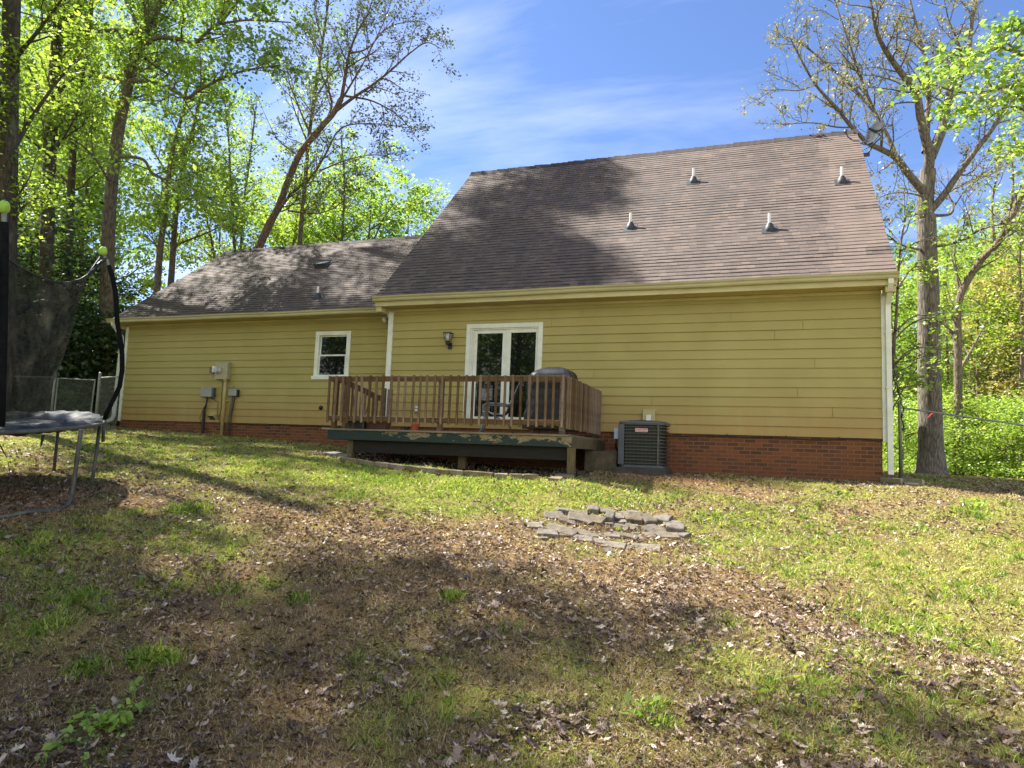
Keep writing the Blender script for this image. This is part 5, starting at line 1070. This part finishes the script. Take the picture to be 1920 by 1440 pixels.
slim([(128,700),(130,450),(138,260),(150,150),(165,60),(180,-80)], 23, .16, 44, 'leaf_green', 'thinner dark trunk between the two thick ones and the leaning maple', 'bark_dark', 2.2, 11, 'big_tree', [([(138,260),(180,200),(230,170)],.05),([(133,350),(90,300),(60,250)],.05)], .08)
slim([(293,560),(300,470),(309,400),(316,330),(326,270),(345,200),(350,130)], 27, .17, 45, 'leaf_green', 'left trunk of the pair seen past the end of the wing roof', 'bark', 2.2, 10, 'slim_tree', [([(318,320),(360,260),(400,200)],.05),([(316,330),(280,270),(250,220)],.05)], .05)
slim([(318,560),(324,480),(329,410),(338,350),(345,300),(365,230),(380,150)], 27.5, .16, 46, 'leaf_yellow', 'right trunk of the pair seen past the end of the wing roof', 'bark', 2.2, 9, 'slim_tree', [([(330,400),(370,360),(410,300),(440,270)],.05),([(326,460),(380,440),(430,420),(470,425)],.045),([(340,340),(330,280),(300,230)],.04)], .05)
t = Tree(47, .08, 11, .14, 2, .18, 1.7, .008, .1); D_ = 25.5
t.limb(rooted([(478,500),(487,462),(505,420),(522,388),(540,340),(560,292),(582,262),(605,235),(625,212),(640,185)], D_), .165, .10, 10, False)
for P, a, dd in (([(640,185),(648,140),(655,100),(670,60),(692,20),(705,-30)], .075, -1), ([(625,212),(660,185),(700,158),(735,130),(768,100),(800,80),(828,92)], .07, -1.5), ([(610,232),(622,190),(600,130),(605,80),(590,20),(600,-60)], .055, 1.5),
   ([(505,430),(520,400),(545,365),(585,330),(610,290),(640,240),(700,232),(770,240)], .075, -1), ([(540,395),(590,400),(620,393),(650,372),(680,350)], .04, -1), ([(648,180),(700,190),(750,220),(785,265)], .045, -1), ([(600,320),(650,300),(700,290),(740,300)], .035, -.5),
   ([(655,100),(690,90),(730,50),(790,40),(815,60)], .04, 1), ([(636,195),(680,120),(720,40),(740,-20)], .045, 1), ([(585,260),(560,200),(540,140),(545,60)], .045, 1), ([(560,292),(520,260),(490,200)], .035, 1)): t.limb(PXP(P, D_, dd), a*1.0, a*.16, 7, True, .12, 4, klen=1.9)
t.build('leaning_tree', 'reddish leaning tree with thin feathery branches rising over the wing roof', M['bark_red'], M['leaf_dull'])
slim([(560,520),(563,440),(572,340),(578,270),(588,190),(600,110),(612,30),(622,-60)], 29, .14, 48, 'leaf_green', 'upright slim tree just behind the reddish leaning tree', 'bark', 2.2, 6, 'slim_tree', [([(588,190),(630,120),(660,60)],.05),([(578,270),(550,200),(530,120)],.05)], .04)
slim([(440,530),(437,420),(432,330),(428,250),(420,180)], 27, .08, 49, 'leaf_green', 'thin sapling rising behind the left end of the wing ridge', 'bark', 1.6, 9)
slim([(448,530),(455,400),(468,300),(480,200)], 28, .07, 50, 'leaf_green', 'thin sapling leaning slightly right behind the wing ridge', 'bark', 1.6, 9)
slim([(405,560),(400,470),(385,400),(372,340)], 28, .08, 51, 'leaf_yellow', 'yellowish sapling over the left slope of the wing roof', 'bark', 1.6, 9)
slim([(640,520),(642,430),(646,350),(640,260)], 29, .10, 52, 'leaf_green', 'slim green tree over the right part of the wing ridge', 'bark', 1.8, 12)

# full background trees: three prototypes, copied with their parts
def proto(seed, h, R, nleaf, ls, leafm, bark, name, lean=.0, low=.25):
    t = Tree(seed, ls, 8, .25, 2, .2, .9, .012); t.limb([(0,0,-.3),(.05,0,h*.25),(lean*.5,.1,h*.5),(lean,0,h*.9)], .014*h, .03, 8, True, low, 5, klen=R*.75)
    for k in range(6):
        a = k*1.05+seed; z = h*(.3+.09*k); t.limb([(lean*.3,0,z), (math.cos(a)*R*.4, math.sin(a)*R*.4, z+h*.09), (math.cos(a)*R*.85, math.sin(a)*R*.85, z+h*.13)], .05, .012, 5, False)
    n = int(nleaf); k = 9
    for i in range(k):
        a = i*2.4; f = i/(k-1); rad = R*(.25+.55*math.sin(pi*(f*.8+.15))); t.cloud((lean*f+math.cos(a)*rad*.6, math.sin(a)*rad*.6, h*(.30+.62*f)), (R*.55, R*.55, h*.13), n//k, .34, .55)
    if h < 10:
        for i in range(4): t.cloud((math.cos(i*1.6)*R*.5, math.sin(i*1.6)*R*.5, h*.13), (R*.6,R*.6,h*.12), n//10, .3)
    return t.build(name, 'x', bark, leafm)
pr = {'g': proto(101, 14, 4.1, 13500, .14, M['leaf_green'], M['bark'], 'woodland_tree'), 'y': proto(102, 13, 3.7, 10500, .14, M['leaf_yellow'], M['bark'], 'woodland_tree', .8),
      'r': proto(103, 11, 3.0, 12000, .14, M['leaf_rust'], M['bark'], 'woodland_tree', -.5), 'e': proto(104, 9, 3.0, 8000, .12, M['leaf_ever'], M['bark_dark'], 'evergreen_tree', .2, .05), 'd': proto(106, 3.6, 2.1, 9000, .12, M['leaf_ever'], M['bark_dark'], 'evergreen_bush', .1, .03), 't': proto(107, 14, 3.9, 9000, .16, M['leaf_green'], M['bark'], 'yard_tree'), 'w': proto(108, 4.0, 2.0, 3800, .10, M['leaf_yellow'], M['bark'], 'understory_bush', .2, .05), 's': proto(105, 4.0, 2.0, 3600, .10, M['leaf_green'], M['bark'], 'understory_bush', .1, .05)}
used = set()
def put(k, px, d, hs, ws, label, group=None, cat='tree', name=None):
    p = AT(px, 850, d); o = pr[k] if k not in used else copy_tree(pr[k]); used.add(k)
    o.location = (p[0], p[1], gz1(p[0], p[1])); o.rotation_euler = (0,0,random.uniform(0, 6.28)); o.scale = (ws, ws, hs); o['label'] = label; o['category'] = cat
    if group: o['group'] = group
GL, GR = 'woodland trees behind the left side', 'woodland trees behind the right side'
LB = 'leafy spring tree in the bright wood behind the trampoline and wing roof'
for k, px, d, hs, ws in (('g',30,33,1.45,1.1),('y',110,29,1.3,1.0),('g',165,37,1.4,1.1),('y',400,33,1.05,.9),('g',520,36,1.05,1.0),('g',-70,27,1.3,1.1),('y',-160,31,1.4,1.1),('y',60,40,1.5,1.1),('y',500,30,.9,.8)): put(k, px, d, hs, ws, LB, GL)
put('g', 600, 34, .92, 1.0, 'rounded green tree low behind the leaning tree, over the wing ridge'); put('g', 668, 31, .92, 1.0, 'dense green tree over the wing ridge, left of its full neighbour')
put('g', 742, 33, .93, .95, 'full bright green tree right beside the left slope of the main roof'); put('y', 822, 36, .90, .7, 'small pale green treetop peeking over the left edge of the main roof')
LR = 'leafy tree in the dense wood to the right of the house'
for k, px, d, hs, ws in (('y',1700,30,.72,.9),('g',1765,36,.95,1.0),('g',1830,33,.8,1.0),('y',1880,30,.8,.95),('g',1930,38,1.0,1.1),('y',1975,28,.9,.9),('g',2060,32,1.0,1.1),('r',1905,27,.75,.8),('y',1960,25,.6,.8),('g',1700,42,.9,1.2)): put(k, px, d, hs, ws, LR, GR)
for px, d, hs, ws in ((10,21,.66,.9),(112,22.5,.6,.9),(-60,19,.8,1.0)): put('e', px, d, hs, ws, 'dark dense evergreen behind the chain-link fence at left', 'evergreens behind the fence', 'tree')
for k, px, d, hs, ws in (('s',1690,22,.6,.8),('w',1728,25,.8,1.0),('s',1790,23.5,.5,.8),('w',1840,24.5,.7,.9),('w',1890,22.5,.55,.7),('s',1938,23,.7,.9),('s',1760,29,.9,1.1),('w',1875,30,1.0,1.1),('s',1990,21.5,.7,.9)): put(k, px, d, hs, ws, 'low fresh green bush under the trees beyond the right side yard' if k == 's' else 'low yellowish bush under the trees beyond the right side yard', 'bushes right of the house', 'bush')
for px, d, hs, ws in ((206,24,1.1,.85),(160,22,.9,.9),(100,20.5,.95,.9),(40,19.5,.9,.9),(-30,19,.9,1.0)): put('d', px, d, hs, ws, 'dark leafy evergreen bush crowding the back of the chain-link fence', 'dark bushes behind the fence', 'bush')
# trees left of and behind the photographer: they shade the yard and show in the door glass
def putw(k, x, y, hs, ws, label, rz=0):
    o = pr[k] if k not in used else copy_tree(pr[k]); used.add(k); o.location = (x, y, gz1(x, y)); o.scale = (ws, ws, hs); o.rotation_euler = (0,0,rz); o['label'] = label; o['category'] = 'tree'; o['group'] = 'trees around the yard outside the view'
SH = 'tall leafy tree standing outside the view that shades the yard'
for i, (k, x, y, hs, ws) in enumerate([('g',-7.5,-8.7,1.75,1.0),('t',-5.2,-12.4,1.6,1.0),('t',-11,-7.4,1.7,.95),('t',-2.0,-14.5,1.2,1.0),('t',-9.5,-12.0,1.7,1.2),
   ('t',-3,-22,1.2,1.1),('y',-9,-27,1.2,1.2),('t',1,-27,1.3,1.2)]): putw(k, x, y, hs, ws, SH, i*1.7)
putw('e', -5, -24, 1.0, 1.0, SH); putw('e', -14, -17, 1.5, 1.2, SH); putw('e', -19, -25, 1.6, 1.4, SH)
def far_woods(a0, a1, seed, label):
    rg = np.random.default_rng(seed); n = 60000; px = rg.uniform(a0, a1, n); d = rg.uniform(46, 62, n); a = np.arctan((px-960)/FPX)
    x = CAM[0]+(-math.sin(YAW)+math.cos(YAW)*np.tan(a))*d; y = CAM[1]+(math.cos(YAW)+math.sin(YAW)*np.tan(a))*d
    top = (4 if a0 > 0 else 2.6)+5*fbm(px/90, d/6, seed, 3); z = -.8+top*rg.uniform(0, 1, n)**1.25; c = np.stack([x, y, z], 1)
    tag(fast_mesh('far_woods', leaves_at(c, .42, rg), 4, M['leaf_green'], {'v': np.clip(rg.normal(.35, .2, n)+.5*(vnoise(x*.3, z*.5, 3)-.5), 0, 1)}), label, 'woods', kind='stuff')
far_woods(-500, 900, 3, 'distant green woods filling the gaps low behind the left trees'); far_woods(1500, 2500, 4, 'distant green woods filling the gaps low behind the right trees')
# vine weed at lower left
t = Tree(201, .055, 0, .05, 1)
wp = GPT(200, 1370); t.lsize = .04; rs = np.random.default_rng(5); mbv = t.mb
for k in range(9):
    a = rs.uniform(0, 6.28); L = rs.uniform(.15, .5); pts = []
    for i in range(6):
        r_ = L*i/5; xx, yy_ = wp[0]+math.cos(a+.3*i/5)*r_, wp[1]+math.sin(a+.3*i/5)*r_; pts.append((xx, yy_, gz1(xx, yy_)+.02+.05*math.sin(pi*i/5)))
    mbv.tube(pts, .0025, 4, cap=False); q = np.array(pts); idx = rs.uniform(0, 4.99, 26); j = idx.astype(int); t.L.append(q[j]+(q[j+1]-q[j])*(idx-j)[:,None]+rs.normal(0, .02, (26,3))+[0,0,.02])
t.build('vine_weed', 'bright green leafy vine weed on bare soil in the lower left corner', M['leaf_green'], M['leaf_green'], cat='weed')
for px, py, lb, n in ((1425,884,'small dark green weed growing against the brick base right of the air conditioner',30),(1824,957,'round green weed clump in the mulch at the right',60),(1214,1355,'tiny green weed sprig in the lower right foreground',20)):
    t = Tree(px, .05, 0, .05, 1); p = GPT(px, py); 
    for k in range(6):
        a = k*1.1; t.mb.tube([(p[0],p[1],p[2]), (p[0]+.05*math.cos(a), p[1]+.05*math.sin(a), p[2]+.06), (p[0]+.11*math.cos(a), p[1]+.11*math.sin(a), p[2]+.10)], .003, 3, cap=False)
    t.L.append(p+t.r.normal(0, 1, (n,3))*[.08,.08,.03]+[0,0,.08]); t.build('weed', lb, M['leaf_green'], M['leaf_green'], cat='weed')
t = Tree(77, .02, 0, .05, 1); p = GPT(1518, 893); t.mb.tube([p, p+np.array([.02,0,.12]), p+np.array([0,0,.22])], .003, 4, cap=False); t.L.append(p+t.r.normal(0,1,(24,3))*[.025,.025,.05]+[0,0,.17]); t.build('weed', 'dry seeding weed stalk standing in front of the brick on the right', M['leaf_oak'], M['leaf_oak'], cat='weed')

# ------------------------------------------------------------------ light, sky, camera
S = Vector((-.80, .18, 1.0)).normalized()
sun = bpy.data.lights.new('sun', 'SUN'); sun.energy = 5.0; sun.angle = math.radians(.8); sun.color = (1, .95, .86)
so = bpy.data.objects.new('sun', sun); COL.objects.link(so); so.rotation_euler = S.to_track_quat('Z', 'Y').to_euler()
w = bpy.data.worlds.new('World'); SC.world = w; w.use_nodes = True; nt = w.node_tree; bg = nt.nodes['Background']
sky = nt.nodes.new('ShaderNodeTexSky'); sky.sky_type = 'NISHITA'; sky.sun_disc = False; sky.sun_elevation = math.asin(S.z); sky.sun_rotation = math.atan2(S.x, S.y); sky.air_density = 1.0; sky.dust_density = .35; sky.ozone_density = 3.0; sky.altitude = 300
tc = nt.nodes.new('ShaderNodeTexCoord'); sp = nt.nodes.new('ShaderNodeSeparateXYZ'); nt.links.new(tc.outputs['Generated'], sp.inputs[0])
def wm(op, a, b, cl=False):
    n = nt.nodes.new('ShaderNodeMath'); n.operation = op; n.use_clamp = cl
    for i, v in enumerate((a, b)):
        if isinstance(v, (int, float)): n.inputs[i].default_value = v
        else: nt.links.new(v, n.inputs[i])
    return n.outputs[0]
zz = wm('ADD', sp.outputs[2], .12); cb = nt.nodes.new('ShaderNodeCombineXYZ'); nt.links.new(wm('DIVIDE', sp.outputs[0], zz), cb.inputs[0]); nt.links.new(wm('DIVIDE', sp.outputs[1], zz), cb.inputs[1])
mp = nt.nodes.new('ShaderNodeMapping'); mp.inputs['Rotation'].default_value = (0,0,.75); mp.inputs['Scale'].default_value = (.55, 1.7, 1); nt.links.new(cb.outputs[0], mp.inputs[0])
nz = nt.nodes.new('ShaderNodeTexNoise'); nz.inputs['Scale'].default_value = 1.3; nz.inputs['Detail'].default_value = 7; nz.inputs['Roughness'].default_value = .58; nz.inputs['Distortion'].default_value = .5; nt.links.new(mp.outputs[0], nz.inputs['Vector'])
low = wm('SUBTRACT', 1.0, wm('MULTIPLY', sp.outputs[2], 1.5), True)
back = wm('MULTIPLY', wm('SUBTRACT', wm('MULTIPLY', sp.outputs[1], -1.0), .1, True), .55)  # unseen bright cloud bank added behind the camera as fill light
cl = wm('MULTIPLY', wm('SUBTRACT', wm('ADD', wm('ADD', nz.outputs['Fac'], back), wm('MULTIPLY', low, .22)), .52, True), 2.4, True)
mx = nt.nodes.new('ShaderNodeMix'); mx.data_type = 'RGBA'; nt.links.new(wm('MULTIPLY', cl, wm('ADD', .32, wm('MULTIPLY', back, 1.2), True)), mx.inputs[0]); nt.links.new(sky.outputs[0], mx.inputs[6]); mx.inputs[7].default_value = (9.6, 9.6, 9.8, 1)
mu = nt.nodes.new('ShaderNodeMix'); mu.data_type = 'RGBA'; mu.blend_type = 'MULTIPLY'; mu.inputs[0].default_value = 1; nt.links.new(sky.outputs[0], mu.inputs[6]); mu.inputs[7].default_value = (.76, .82, 1, 1); nt.links.new(mu.outputs[2], mx.inputs[6]); nt.links.new(mx.outputs[2], bg.inputs[0]); bg.inputs[1].default_value = .066

cam = bpy.data.cameras.new('camera'); co = bpy.data.objects.new('camera', cam); COL.objects.link(co); SC.camera = co
cam.sensor_width = 36; cam.lens = FPX/1920*36; cam.clip_end = 1200; cam.clip_start = .05
Mx = Matrix((CR.tolist(), CU.tolist(), (-fw).tolist())).transposed().to_4x4(); Mx.translation = Vector(CAM.tolist()); co.matrix_world = Mx
SC.render.engine = 'CYCLES'; SC.render.resolution_x = 1024; SC.render.resolution_y = 768
SC.cycles.transparent_max_bounces = 16; SC.cycles.max_bounces = 6; SC.cycles.diffuse_bounces = 3; SC.cycles.transmission_bounces = 4
SC.view_settings.view_transform = 'Standard'; SC.view_settings.look = 'None'; SC.view_settings.exposure = 1.8; SC.view_settings.gamma = 1
